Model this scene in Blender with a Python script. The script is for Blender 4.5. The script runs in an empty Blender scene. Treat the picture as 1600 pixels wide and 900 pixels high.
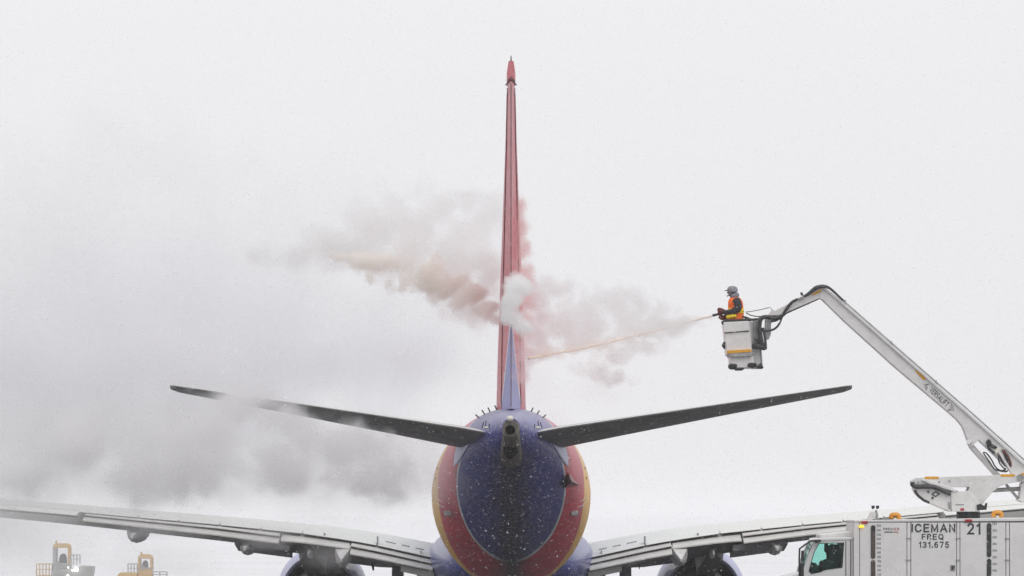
import bpy, bmesh, math, random
import numpy as np
from mathutils import Vector, Matrix
random.seed(7); rng = np.random.default_rng(7)
sc = bpy.context.scene
C = sc.collection
R = math.radians

# ------------------------------------------------------------------ camera
H = 3.25                                   # eye height in scene metres
F = 7400.0                                 # focal length in photo pixels (1600 wide)
PITCH = math.atan(350 / F)
cd = bpy.data.cameras.new('camera'); cam = bpy.data.objects.new('camera', cd); C.objects.link(cam)
cd.sensor_width = 36.0; cd.lens = F / 1600 * 36.0
cd.clip_start = 0.5; cd.clip_end = 20000
cam.location = (0, 0, H); cam.rotation_euler = (R(90) + PITCH, 0, 0)
sc.camera = cam

# ------------------------------------------------------------------ world, sun, exposure
SUN_EL, SUN_AZ = R(52), R(150)
w = bpy.data.worlds.new('World'); sc.world = w; w.use_nodes = True
nt = w.node_tree; nt.nodes.clear()
out = nt.nodes.new('ShaderNodeOutputWorld'); bg = nt.nodes.new('ShaderNodeBackground')
sky = nt.nodes.new('ShaderNodeTexSky'); sky.sky_type = 'NISHITA'; sky.sun_disc = False
sky.sun_elevation = SUN_EL; sky.sun_rotation = SUN_AZ
k = nt.nodes.new('ShaderNodeVectorMath'); k.operation = 'SCALE'; k.inputs['Scale'].default_value = 0.06
tc = nt.nodes.new('ShaderNodeTexCoord'); sep = nt.nodes.new('ShaderNodeSeparateXYZ')
ramp = nt.nodes.new('ShaderNodeValToRGB')          # overcast: a snow-laden white sky, evenly bright
ramp.color_ramp.elements[0].position = 0.0; ramp.color_ramp.elements[0].color = (.835, .82, .845, 1)
ramp.color_ramp.elements[1].position = 0.12; ramp.color_ramp.elements[1].color = (.905, .903, .915, 1)
e = ramp.color_ramp.elements.new(1.0); e.color = (.93, .93, .95, 1)
mixw = nt.nodes.new('ShaderNodeMix'); mixw.data_type = 'RGBA'; mixw.inputs[0].default_value = 0.96
L = nt.links.new
L(tc.outputs['Generated'], sep.inputs[0]); L(sep.outputs['Z'], ramp.inputs[0])
L(sky.outputs[0], k.inputs[0]); L(k.outputs[0], mixw.inputs[6]); L(ramp.outputs[0], mixw.inputs[7])
L(mixw.outputs[2], bg.inputs['Color']); bg.inputs['Strength'].default_value = 1.0
L(bg.outputs[0], out.inputs['Surface'])
sd = bpy.data.lights.new('sun', 'SUN'); sun = bpy.data.objects.new('sun', sd); C.objects.link(sun)
sd.energy = 1.0; sd.angle = R(40); sd.color = (1, .98, .95)
sv = Vector((math.sin(SUN_AZ) * math.cos(SUN_EL), math.cos(SUN_AZ) * math.cos(SUN_EL), math.sin(SUN_EL)))
sun.rotation_euler = sv.to_track_quat('Z', 'Y').to_euler()
sun.location = (0, 0, 60)
vs = sc.view_settings
vs.view_transform = 'Standard'; vs.look = 'None'; vs.exposure = 0.0; vs.gamma = 1.0; vs.use_curve_mapping = False
sc.cycles.volume_bounces = 9; sc.cycles.max_bounces = 11; sc.cycles.transparent_max_bounces = 12
sc.cycles.volume_step_rate = 1.0; sc.cycles.volume_max_steps = 128
GROUND = -0.5


def P(px, py, Y):
    """the point at distance Y on the sight line through photo pixel (px, py)"""
    a, b = (px - 800) / F, (450 - py) / F
    dy = math.cos(PITCH) - b * math.sin(PITCH); dz = math.sin(PITCH) + b * math.cos(PITCH)
    t = Y / dy
    return Vector((a * t, Y, H + dz * t))


# ------------------------------------------------------------------ materials
def nodes_of(m):
    m.use_nodes = True
    return m.node_tree


def mat(name, col, rough=.5, metal=0., var=.08, snow=0., dirt=0., coat=0., scale=3., dirtcol=(.05, .045, .04), bump=.0, frost=0.):
    m = bpy.data.materials.new(name); t = nodes_of(m); b = t.nodes['Principled BSDF']
    N = t.nodes.new; K = t.links.new
    b.inputs['Roughness'].default_value = rough; b.inputs['Metallic'].default_value = metal
    b.inputs['Coat Weight'].default_value = coat
    co = N('ShaderNodeTexCoord')
    n1 = N('ShaderNodeTexNoise'); n1.inputs['Scale'].default_value = scale; n1.inputs['Detail'].default_value = 6
    K(co.outputs['Object'], n1.inputs['Vector'])
    mr = N('ShaderNodeMapRange'); mr.inputs[1].default_value = .3; mr.inputs[2].default_value = .7
    mr.inputs[3].default_value = 1 - var; mr.inputs[4].default_value = 1 + var
    K(n1.outputs[0], mr.inputs[0])
    vm = N('ShaderNodeVectorMath'); vm.operation = 'SCALE'; vm.inputs[0].default_value = col[:3]
    K(mr.outputs[0], vm.inputs['Scale'])
    cur = vm.outputs[0]

    def mix(fac, c, cur):
        x = N('ShaderNodeMix'); x.data_type = 'RGBA'
        K(fac, x.inputs[0]); K(cur, x.inputs[6]); x.inputs[7].default_value = (*c, 1)
        return x.outputs[2]
    if dirt:
        n2 = N('ShaderNodeTexNoise'); n2.inputs['Scale'].default_value = scale * 2.3; n2.inputs['Detail'].default_value = 9; n2.inputs['Roughness'].default_value = .7
        K(co.outputs['Object'], n2.inputs['Vector'])
        m2 = N('ShaderNodeMapRange'); m2.inputs[1].default_value = .5; m2.inputs[2].default_value = .78; m2.inputs[3].default_value = 0; m2.inputs[4].default_value = dirt
        K(n2.outputs[0], m2.inputs[0]); cur = mix(m2.outputs[0], dirtcol, cur)
    if frost:
        n4 = N('ShaderNodeTexNoise'); n4.inputs['Scale'].default_value = 26; n4.inputs['Detail'].default_value = 4; n4.inputs['Roughness'].default_value = .75
        K(co.outputs['Object'], n4.inputs['Vector'])
        m4 = N('ShaderNodeMapRange'); m4.inputs[1].default_value = .52; m4.inputs[2].default_value = .72; m4.inputs[3].default_value = 0; m4.inputs[4].default_value = frost
        K(n4.outputs[0], m4.inputs[0]); cur = mix(m4.outputs[0], (.55, .54, .57), cur)
    if snow:                                       # wet snow lies on faces that look up
        g = N('ShaderNodeNewGeometry'); s2 = N('ShaderNodeSeparateXYZ'); K(g.outputs['Normal'], s2.inputs[0])
        n3 = N('ShaderNodeTexNoise'); n3.inputs['Scale'].default_value = 4; n3.inputs['Detail'].default_value = 6
        K(co.outputs['Object'], n3.inputs['Vector'])
        ad = N('ShaderNodeMath'); ad.operation = 'MULTIPLY_ADD'; ad.inputs[1].default_value = .5; K(n3.outputs[0], ad.inputs[0]); K(s2.outputs['Z'], ad.inputs[2])
        m3 = N('ShaderNodeMapRange'); m3.inputs[1].default_value = .75; m3.inputs[2].default_value = 1.15; m3.inputs[3].default_value = 0; m3.inputs[4].default_value = snow
        K(ad.outputs[0], m3.inputs[0]); cur = mix(m3.outputs[0], (.80, .82, .78), cur)
    K(cur, b.inputs['Base Color'])
    if bump:
        bn = N('ShaderNodeBump'); bn.inputs['Strength'].default_value = bump; bn.inputs['Distance'].default_value = .01
        K(n1.outputs[0], bn.inputs['Height']); K(bn.outputs[0], b.inputs['Normal'])
    m['cur'] = 0
    return m


def emit(name, col, s):
    m = bpy.data.materials.new(name); t = nodes_of(m); b = t.nodes['Principled BSDF']
    b.inputs['Base Color'].default_value = (*col, 1); b.inputs['Emission Color'].default_value = (*col, 1); b.inputs['Emission Strength'].default_value = s
    return m


M = {
    'wing': mat('grey_wing_paint', (.52, .52, .50), .45, var=.10, snow=.75, dirt=.25, scale=1.2),
    'flap': mat('flap_paint', (.60, .59, .56), .42, var=.10, dirt=.30, scale=1.6),
    'stab': mat('tailplane_paint', (.165, .158, .158), .6, var=.22, snow=.8, dirt=.45, scale=1.5, frost=.5),
    'under': mat('shaded_underside_grey', (.105, .105, .11), .5, var=.15, dirt=.4, scale=2, frost=.2),  # far darker than the wing grey: underside shade put into the colour
    'fairing': mat('fairing_paint', (.60, .59, .58), .45, var=.1, dirt=.35, scale=4),
    'metal': mat('bare_exhaust_metal', (.13, .115, .095), .5, .3, var=.35, dirt=.7, scale=8, frost=.2),
    'soot': mat('sooty_metal', (.018, .016, .016), .8, var=.4, scale=9, frost=.22),
    'black': mat('sooty_opening_black', (.008, .007, .007), .9, var=.3),  # soot black that also gives the tail-cone openings their darkness by colour
    'dark': mat('dark_rubber', (.022, .022, .024), .6, var=.25, scale=9),
    'hose': mat('black_hose_rubber', (.030, .030, .034), .45, var=.3, scale=12),
    'core': mat('core_cowl_metal', (.10, .10, .105), .5, .4, var=.25, dirt=.5, scale=4, frost=.25),
    'cowl': mat('lavender_blue_cowl', (.30, .31, .58), .38, var=.08, coat=.3, frost=.15),
    'blue': mat('belly_blue_paint', (.055, .060, .27), .35, var=.15, coat=.3, frost=.12),
    'white': mat('truck_white_paint', (.77, .76, .755), .42, var=.05, dirt=.22, scale=2.2, dirtcol=(.28, .26, .24), bump=.04),
    'boom': mat('boom_white_paint', (.72, .715, .705), .42, var=.06, dirt=.30, scale=3, dirtcol=(.26, .25, .23), bump=.04),
    'cab': mat('cab_white_paint', (.70, .70, .70), .3, var=.04, dirt=.12, scale=3, dirtcol=(.3, .29, .28), coat=.4),
    'steel': mat('galvanised_steel', (.36, .36, .355), .4, .5, var=.2, dirt=.4, scale=8),
    'rod': mat('chromed_rod', (.70, .68, .66), .25, .8, var=.1),
    'brown': mat('brown_hose', (.16, .05, .035), .5),
    'orange_tape': mat('amber_marking_tape', (.75, .36, .01), .5, var=.15, scale=12),
    'letter': mat('black_lettering', (.030, .032, .036), .5, var=.2, scale=20),
    'letter_red': mat('red_lettering', (.42, .10, .10), .5),
    'red_lens': mat('red_lens', (.40, .012, .015), .25, var=.3, scale=30),
    'amber': mat('amber_lens', (.72, .30, .012), .3, var=.15, scale=20),
    'gauge_a': mat('brown_fluid_gauge', (.075, .050, .045), .35, var=.35, scale=9),
    'gauge_b': mat('green_fluid_gauge', (.020, .028, .022), .35, var=.4, scale=9),
    'hinge': mat('dull_red_hinge_line', (.13, .06, .07), .8, var=.4, scale=3),
    'seam': mat('panel_seam', (.07, .07, .07), .8),
    'vest': mat('hi_vis_orange_cloth', (.88, .16, .008), .8, var=.15, scale=9, bump=.3),
    'vest_y': mat('reflective_yellow_band', (.85, .62, .01), .5, var=.1),
    'jacket': mat('dark_work_jacket', (.026, .028, .034), .85, var=.8, scale=22, dirt=.7, dirtcol=(.09, .09, .10)),
    'glove': mat('red_brown_glove', (.13, .022, .015), .7, var=.35, scale=20),
    'hood': mat('grey_hood_cloth', (.20, .19, .235), .85, var=.3, scale=18, bump=.3),
    'helmet': mat('grey_helmet', (.24, .24, .265), .45, var=.2, scale=14, dirt=.4, dirtcol=(.06, .06, .07)),
    'skin': mat('skin', (.40, .24, .18), .6),
    'yellow': mat('yellow_machine_paint', (.50, .31, .09), .5, var=.1, dirt=.2, scale=3),
    'machine_grey': mat('grey_machine_paint', (.30, .30, .29), .5, var=.15, dirt=.2, scale=4),
    'seat': mat('dark_seat_cloth', (.035, .04, .04), .8, var=.3),
    'snow': mat('snow_cover', (.72, .72, .74), .9, var=.05, scale=.05, bump=.2),
    'light_on': emit('lit_work_lamp', (1, .98, .94), 6.0),
    'amber_on': emit('lit_amber_lamp', (1.0, .62, .03), 1.1),
    'white_lens': mat('white_lens', (.72, .70, .62), .3),
}

g = bpy.data.materials.new('tinted_glass'); t = nodes_of(g); b = t.nodes['Principled BSDF']
b.inputs['Base Color'].default_value = (.55, .86, .79, 1); b.inputs['Transmission Weight'].default_value = 1.0
b.inputs['Roughness'].default_value = .02; b.inputs['IOR'].default_value = 1.02
M['black'].node_tree.nodes['Principled BSDF'].inputs['Specular IOR Level'].default_value = .1
M['glass'] = g
g2 = g.copy(); g2.name = 'clear_glass'; g2.node_tree.nodes['Principled BSDF'].inputs['Base Color'].default_value = (.95, .96, .96, 1); M['clear'] = g2


# ------------------------------------------------------------------ mesh helper
ORG = {}


class MB:
    def __init__(s): s.v = []; s.f = []

    def add(s, vs, fs):
        o = len(s.v); s.v += [Vector(q) for q in vs]; s.f += [tuple(i + o for i in f) for f in fs]
        return s

    def box(s, lo, hi):
        (a, b, c), (d, e, f) = lo, hi
        return s.add([(a, b, c), (d, b, c), (d, e, c), (a, e, c), (a, b, f), (d, b, f), (d, e, f), (a, e, f)],
                     [(3, 2, 1, 0), (4, 5, 6, 7), (0, 1, 5, 4), (1, 2, 6, 5), (2, 3, 7, 6), (3, 0, 4, 7)])

    def prism(s, poly, y0, y1, ref=None):
        """poly: photo pixels on the plane Y=ref; extruded in depth from y0 to y1"""
        ref = y0 if ref is None else ref
        pts = [P(a, b, ref) for a, b in poly]; n = len(pts)
        ar = sum(pts[i].x * pts[(i + 1) % n].z - pts[(i + 1) % n].x * pts[i].z for i in range(n))
        if ar < 0: pts = pts[::-1]
        vs = [(p.x, y0, p.z) for p in pts] + [(p.x, y1, p.z) for p in pts]
        fs = [tuple(range(n)), tuple(range(2 * n - 1, n - 1, -1))] + [((i + 1) % n, i, n + i, n + (i + 1) % n) for i in range(n)]
        return s.add(vs, fs)

    def rings(s, rings, cap=True, closed=True):
        n = len(rings[0]); vs = [q for r in rings for q in r]; fs = []
        for i in range(len(rings) - 1):
            for j in range(n if closed else n - 1):
                a = i * n + j; b2 = i * n + (j + 1) % n
                fs.append((a, b2, b2 + n, a + n))
        if cap and closed:
            fs.append(tuple(range(n - 1, -1, -1))); o = (len(rings) - 1) * n; fs.append(tuple(range(o, o + n)))
        return s.add(vs, fs)

    def tube(s, pts, r, n=8, smooth=0):
        pts = [Vector(q) for q in pts]
        if smooth:
            pts = spline(pts, smooth)
        rs = r if isinstance(r, (list, tuple)) else [r] * len(pts)
        if len(rs) != len(pts):
            rs = list(np.interp(np.linspace(0, 1, len(pts)), np.linspace(0, 1, len(rs)), rs))
        rings = []
        up = Vector((0, 1, 0.01))
        for i, p in enumerate(pts):
            d = (pts[min(i + 1, len(pts) - 1)] - pts[max(i - 1, 0)]).normalized()
            u = up if abs(d.dot(up.normalized())) < .95 else Vector((1, 0, 0))
            a = d.cross(u).normalized(); b2 = d.cross(a).normalized()
            rings.append([p + (a * math.cos(q) + b2 * math.sin(q)) * rs[i] for q in [2 * math.pi * j / n for j in range(n)]])
        return s.rings(rings)

    def ball(s, c, r, nu=12, nv=8, fn=None):
        c = Vector(c); r = Vector(r) if hasattr(r, '__len__') else Vector((r, r, r))
        rings = []
        for i in range(nv + 1):
            ph = -math.pi / 2 + math.pi * (i * .98 + .01 * nv) / nv
            rings.append([c + Vector((r.x * math.cos(ph) * math.cos(q), r.y * math.cos(ph) * math.sin(q), r.z * math.sin(ph))) for q in [2 * math.pi * j / nu for j in range(nu)]])
        return s.rings(rings)

    def build(s, name, m, parent=None, smooth=35, bevel=0., kind=None):
        me = bpy.data.meshes.new(name)
        o0 = ORG.get(parent.name, Vector()) if parent else Vector()
        me.from_pydata([tuple(q - o0) for q in s.v], [], s.f); me.update()
        bm = bmesh.new(); bm.from_mesh(me); bmesh.ops.recalc_face_normals(bm, faces=bm.faces); bm.to_mesh(me); bm.free()
        for x in (m if isinstance(m, list) else [m]): me.materials.append(x)
        if smooth:
            me.polygons.foreach_set('use_smooth', [True] * len(me.polygons)); me.set_sharp_from_angle(angle=R(smooth))
        o = bpy.data.objects.new(name, me); C.objects.link(o)
        if parent: o.parent = parent; ORG[o.name] = o0
        else: ORG[o.name] = Vector()
        if bevel:
            bv = o.modifiers.new('bevel', 'BEVEL'); bv.width = bevel; bv.segments = 2; bv.limit_method = 'ANGLE'; bv.angle_limit = R(40); bv.harden_normals = False
        if kind: o['kind'] = kind
        return o


def spline(p, k):
    q = [p[0] * 2 - p[1]] + p + [p[-1] * 2 - p[-2]]; r = []
    for i in range(1, len(q) - 2):
        for j in range(k):
            t = j / k
            r.append(.5 * ((2 * q[i]) + (q[i + 1] - q[i - 1]) * t + (2 * q[i - 1] - 5 * q[i] + 4 * q[i + 1] - q[i + 2]) * t * t + (3 * q[i] - q[i - 1] - 3 * q[i + 1] + q[i + 2]) * t ** 3))
    return r + [p[-1]]


def thing(name, loc, label, cat, group=None):
    o = bpy.data.objects.new(name, None); C.objects.link(o); o.location = loc; o.empty_display_size = .3
    ORG[o.name] = Vector(loc); return tag(o, label, cat, group)


def tag(o, label, cat, group=None):
    o['label'] = label; o['category'] = cat
    if group: o['group'] = group
    return o


# block lettering drawn as stroked glyphs (flat print)
def arc(cx, cy, rx, ry, a0, a1, n=12): return [(cx + rx * math.cos(R(a0 + (a1 - a0) * i / n)), cy + ry * math.sin(R(a0 + (a1 - a0) * i / n))) for i in range(n + 1)]


GL = {  # width, strokes on a unit-high cell
    'I': (.0, [[(0, 0), (0, 1)]]), 'C': (.72, [arc(.38, .5, .38, .5, 38, 322, 18)]), 'E': (.56, [[(.56, 1), (0, 1), (0, 0), (.56, 0)], [(0, .52), (.50, .52)]]),
    'M': (.74, [[(0, 0), (0, 1), (.37, .12), (.74, 1), (.74, 0)]]), 'A': (.76, [[(0, 0), (.38, 1), (.76, 0)], [(.14, .34), (.62, .34)]]), 'N': (.62, [[(0, 0), (0, 1), (.62, 0), (.62, 1)]]),
    'F': (.52, [[(0, 0), (0, 1), (.52, 1)], [(0, .52), (.46, .52)]]), 'R': (.60, [[(0, 0), (0, 1)] + arc(.34, .76, .24, .24, 90, -90, 8) + [(0, .52)], [(.32, .52), (.60, 0)]]),
    'Q': (.78, [arc(.39, .5, .39, .5, 0, 360, 22), [(.46, .22), (.76, -.04)]]), 'P': (.58, [[(0, 0), (0, 1)] + arc(.34, .75, .24, .25, 90, -90, 8) + [(0, .50)]]),
    'V': (.70, [[(0, 1), (.35, 0), (.70, 1)]]), 'S': (.58, [arc(.29, .75, .28, .25, 25, 270, 12) + arc(.29, .25, .29, .25, 90, -155, 12)]), 'L': (.50, [[(0, 1), (0, 0), (.50, 0)]]), 'T': (.60, [[(0, 1), (.60, 1)], [(.30, 1), (.30, 0)]]),
    '0': (.56, [arc(.28, .5, .28, .5, 0, 360, 20)]), '1': (.26, [[(0, .78), (.24, 1), (.24, 0)]]), '2': (.56, [arc(.28, .72, .27, .28, 160, -35, 10) + [(0, 0), (.56, 0)]]),
    '3': (.56, [arc(.27, .75, .26, .25, 155, -90, 10), arc(.27, .26, .28, .26, 90, -155, 10)]), '4': (.60, [[(.44, 0), (.44, 1), (0, .30), (.60, .30)]]), '5': (.56, [[(.52, 1), (.10, 1), (.05, .52)] + arc(.27, .32, .28, .32, 120, -150, 12)]),
    '6': (.56, [arc(.28, .31, .27, .31, 0, 360, 16), arc(.34, .40, .34, .60, 178, 70, 8)]), '7': (.56, [[(0, 1), (.56, 1), (.20, 0)]]), '8': (.56, [arc(.28, .76, .23, .24, 0, 360, 14), arc(.28, .27, .28, .27, 0, 360, 14)]), '9': (.56, [arc(.28, .69, .27, .31, 0, 360, 16), arc(.22, .60, .34, .60, -2, -110, 8)]),
    '.': (.0, [[(0, 0), (0, .13)]])}


def text_part(s, box, y, m, parent, name='lettering', bold=.16, gap=.30):
    """flat print fitted to a photo-pixel box (x0, y0, x1, y1) on the plane at depth y"""
    quads = []; x = 0.
    for ch in s:
        wd, st = GL[ch]
        for pl in st:
            pts = [Vector((x + a * (1 - bold), bold / 2 + b2 * (1 - bold))) for a, b2 in pl]; n = len(pts); sides = []
            closed = (pts[0] - pts[-1]).length < 1e-4
            for i in range(n):
                pr = pts[i - 1] if i > 0 else (pts[-2] if closed else None); nx_ = pts[i + 1] if i < n - 1 else (pts[1] if closed else None)
                d1 = (pts[i] - pr).normalized() if pr is not None else None; d2 = (nx_ - pts[i]).normalized() if nx_ is not None else None
                if d1 is None: d = d2; k_ = 1
                elif d2 is None: d = d1; k_ = 1
                else:
                    d = d1 + d2; d = d.normalized() if d.length > 1e-3 else d1; k_ = min(1 / max(.2, math.sqrt(max(0, (1 + d1.dot(d2)) / 2))), 2.2)
                e_ = bold / 2
                c_ = pts[i] + ((d * -e_ if pr is None and not closed else d * e_ if nx_ is None and not closed else Vector((0, 0))))
                sides.append((c_ + Vector((-d.y, d.x)) * e_ * k_, c_ - Vector((-d.y, d.x)) * e_ * k_))
            quads.append(sides)
        x += wd * (1 - bold) + bold + gap * (1 - bold)
    al = [p_ for sd_ in quads for q in sd_ for p_ in q]
    lx, hx_ = min(p_.x for p_ in al), max(p_.x for p_ in al); ly, hy = 0., 1.
    a, b2 = P(box[0], box[3], y), P(box[2], box[1], y); mb = MB()
    for i, sd_ in enumerate(quads):
        vs = [(a.x + (p_.x - lx) / max(hx_ - lx, .01) * (b2.x - a.x), y - .0005 * (i % 5), a.z + (p_.y - ly) * (b2.z - a.z)) for q in sd_ for p_ in q]
        mb.add(vs, [(2 * k_, 2 * k_ + 1, 2 * k_ + 3, 2 * k_ + 2) for k_ in range(len(sd_) - 1)])
    return mb.build(name, m, parent, smooth=0)


# ------------------------------------------------------------------ ground, snow field
def sheet(name, x0, x1, y0, y1, z, m, nx=1, ny=1):
    mb = MB(); xs = np.linspace(x0, x1, nx + 1); ys = np.linspace(y0, y1, ny + 1)
    vs = [(x, y, z) for y in ys for x in xs]
    fs = [(j * (nx + 1) + i, j * (nx + 1) + i + 1, (j + 1) * (nx + 1) + i + 1, (j + 1) * (nx + 1) + i) for j in range(ny) for i in range(nx)]
    mb.add(vs, fs); return mb.build(name, m, smooth=0, kind='structure')


sheet('ground', -6000, 6000, -400, 9000, GROUND, M['snow'])
ap = mat('wet_apron_concrete', (.07, .07, .075), .35, var=.25, scale=.15, dirt=.5, dirtcol=(.5, .5, .52))
sheet('apron', -70, 70, 40, 190, GROUND + .006, ap)

# ------------------------------------------------------------------ the airliner
# s = metres behind the nose tip; Y = 138.9 - s
XC = -0.02; ZC = 3.63
plane = thing('airliner', (XC, 110, GROUND), 'twin-engine jet airliner with red, gold and blue tail seen from directly behind', 'airplane')
FS = [0.0, .4, 1.2, 2.5, 4.5, 7, 26, 28, 30, 32, 34, 35.5, 36.8, 37.6, 38]
FZW = [-.55, -.5, -.4, -.25, -.08, 0, 0, 0, .1, .3, .65, .95, 1.2, 1.33, 1.38]
FW = [.05, .55, 1.0, 1.42, 1.75, 1.88, 1.88, 1.87, 1.77, 1.57, 1.27, .95, .6, .33, .20]
FU = [.05, .5, .95, 1.45, 1.85, 1.95, 1.95, 1.97, 1.88, 1.66, 1.27, .93, .6, .36, .24]
FD = [.05, .55, 1.0, 1.45, 1.9, 2.2, 2.2, 2.0, 1.65, 1.25, .9, .65, .42, .28, .22]


def fsec(s): return [float(np.interp(s, FS, q)) for q in (FZW, FW, FU, FD)]


def fpt(s, th, off=0.):
    zw, w_, u, d = fsec(s); c = math.cos(th)
    return Vector((XC - (w_ + off) * math.sin(th), 138.9 - s, ZC + zw - ((d + off) if c > 0 else (u + off)) * c))


def smooth_tab(xs, tab, span):            # soften the piecewise-linear section tables
    return [np.mean([np.interp(x + d, FS, tab) for d in np.linspace(-span, span, 9)]) for x in xs]


_ss = list(np.linspace(0, 38, 191))
_sp = [min(.9, x * .3, (38 - x) * .6) for x in _ss]
for T_ in (FZW, FW, FU, FD):
    T_[:] = [float(np.mean([np.interp(x + d, FS, list(T_)) for d in np.linspace(-p, p, 9)])) for x, p in zip(_ss, _sp)] if len(T_) == 15 else T_
FS = _ss
TH_IN = ([0, 7, 16, 32, 44, 56, 69, 82, 94, 110, 136, 160, 180], [30.09, 30.25, 30.54, 31.39, 32.26, 33.11, 33.95, 34.6, 35.0, 35.0, 34.0, 32.4, 31.0])
TH_RED = ([0, 14, 30, 41, 53, 65, 78, 92, 106, 115, 122, 129, 150, 180], [26.3, 26.6, 27.2, 28.0, 28.95, 30.0, 30.85, 31.1, 30.9, 30.8, 30.9, 31.3, 30.6, 29])
TH_GOLD = ([0, 40, 60, 90, 180], [25.4, 25.6, 26.0, 27.2, 26.5])
mb = MB(); NT = 96; rr = []; SS = list(np.linspace(.02, 7, 14)) + list(np.linspace(7.5, 24.5, 12)) + list(np.linspace(25, 38, 92))
for s_ in SS: rr.append([fpt(s_, 2 * math.pi * j / NT) for j in range(NT)])
mb.rings(rr)
fus_mat = bpy.data.materials.new('livery_paint'); t = nodes_of(fus_mat); pb = t.nodes['Principled BSDF']
N = t.nodes.new; K = t.links.new


def att(n):
    a = N('ShaderNodeAttribute'); a.attribute_name = n; return a.outputs['Fac']


def gt(v, th):
    a = N('ShaderNodeMapRange'); a.inputs[1].default_value = th - .012; a.inputs[2].default_value = th + .012
    K(v, a.inputs[0]); return a.outputs[0]


def mixc(fac, cur, c):
    x = N('ShaderNodeMix'); x.data_type = 'RGBA'; K(fac, x.inputs[0])
    if isinstance(cur, tuple): x.inputs[6].default_value = (*cur, 1)
    else: K(cur, x.inputs[6])
    if isinstance(c, tuple): x.inputs[7].default_value = (*c, 1)
    else: K(c, x.inputs[7])
    return x.outputs[2]


BLUE, RED, GOLD, SILV = (.042, .044, .265), (.58, .018, .042), (.90, .50, .07), (.62, .68, .68)
cur = mixc(gt(att('gold_edge'), 0), BLUE, GOLD)
cur = mixc(gt(att('red_edge'), 0), cur, RED)
cur = mixc(gt(att('inner_edge'), -.22), cur, SILV)
cur = mixc(gt(att('inner_edge'), 0), cur, BLUE)
co = N('ShaderNodeTexCoord')
# soot streak below the exhaust outlet (object space, ragged edge)
n2 = N('ShaderNodeTexNoise'); n2.inputs['Scale'].default_value = 2.2; n2.inputs['Detail'].default_value = 8; K(co.outputs['Object'], n2.inputs['Vector'])
sx = N('ShaderNodeSeparateXYZ'); K(co.outputs['Object'], sx.inputs[0])
ab = N('ShaderNodeMath'); ab.operation = 'ABSOLUTE'; K(sx.outputs['X'], ab.inputs[0])
ma = N('ShaderNodeMath'); ma.operation = 'MULTIPLY_ADD'; ma.inputs[1].default_value = .55; K(n2.outputs[0], ma.inputs[0]); K(ab.outputs[0], ma.inputs[2])
mr = N('ShaderNodeMapRange'); mr.inputs[1].default_value = .34; mr.inputs[2].default_value = .85; mr.inputs[3].default_value = .9; mr.inputs[4].default_value = 0; K(ma.outputs[0], mr.inputs[0])
low = N('ShaderNodeMapRange'); low.inputs[1].default_value = 5.25; low.inputs[2].default_value = 4.9; low.inputs[3].default_value = 0; low.inputs[4].default_value = 1; K(sx.outputs['Z'], low.inputs[0])
mm = N('ShaderNodeMath'); mm.operation = 'MULTIPLY'; K(mr.outputs[0], mm.inputs[0]); K(low.outputs[0], mm.inputs[1])
cur = mixc(mm.outputs[0], cur, (.022, .018, .022))
# road film and wet grime, frost specks frozen to the skin
n3 = N('ShaderNodeTexNoise'); n3.inputs['Scale'].default_value = 1.3; n3.inputs['Detail'].default_value = 10; n3.inputs['Roughness'].default_value = .7; K(co.outputs['Object'], n3.inputs['Vector'])
m3 = N('ShaderNodeMapRange'); m3.inputs[1].default_value = .4; m3.inputs[2].default_value = .75; m3.inputs[3].default_value = 0; m3.inputs[4].default_value = .45; K(n3.outputs[0], m3.inputs[0])
cur = mixc(m3.outputs[0], cur, (.05, .035, .06))
n4 = N('ShaderNodeTexNoise'); n4.inputs['Scale'].default_value = 13; n4.inputs['Detail'].default_value = 6; n4.inputs['Roughness'].default_value = .85; K(co.outputs['Object'], n4.inputs['Vector'])
m4 = N('ShaderNodeMapRange'); m4.inputs[1].default_value = .50; m4.inputs[2].default_value = .64; m4.inputs[3].default_value = 0; m4.inputs[4].default_value = .60; K(n4.outputs[0], m4.inputs[0])
cur = mixc(m4.outputs[0], cur, (.50, .49, .56))
gm = N('ShaderNodeNewGeometry'); sz = N('ShaderNodeSeparateXYZ'); K(gm.outputs['Normal'], sz.inputs[0])
af = N('ShaderNodeMath'); af.operation = 'MULTIPLY_ADD'; af.inputs[1].default_value = .35; K(n3.outputs[0], af.inputs[0]); K(sz.outputs['Z'], af.inputs[2])
mf = N('ShaderNodeMapRange'); mf.inputs[1].default_value = .10; mf.inputs[2].default_value = 1.1; mf.inputs[3].default_value = 0; mf.inputs[4].default_value = .34; K(af.outputs[0], mf.inputs[0])  # upward faces paler: sky light from above put into the colour with frost
cur = mixc(mf.outputs[0], cur, (.78, .78, .86))
K(cur, pb.inputs['Base Color']); pb.inputs['Roughness'].default_value = .45; pb.inputs['Specular IOR Level'].default_value = .22
fus = mb.build('fuselage', fus_mat, plane, smooth=60)
for nm, tab in (('inner_edge', TH_IN), ('red_edge', TH_RED), ('gold_edge', TH_GOLD)):
    a = fus.data.attributes.new(nm, 'FLOAT', 'POINT'); vals = []
    for s_ in SS:
        for j in range(NT):
            th = abs(((360 * j / NT) + 180) % 360 - 180); vals.append(s_ - float(np.interp(th, *tab)))
    a.data.foreach_set('value', vals)

# --- wing-body fairing
mb = MB(); rr = []
for s_ in np.linspace(13, 25.5, 26):
    u = (s_ - 13) / 12.5; b_ = math.sin(math.pi * min(1, max(0, u)) ** .8) ** .5
    rr.append([Vector((XC + (1.2 + .93 * b_) * math.cos(q), 138.9 - s_, 2.0 + (.45 + .75 * b_) * math.sin(q))) for q in np.linspace(0, 2 * math.pi, 40, endpoint=False)])
mb.rings(rr); mb.build('belly_fairing', M['blue'], plane, smooth=60)

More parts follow.
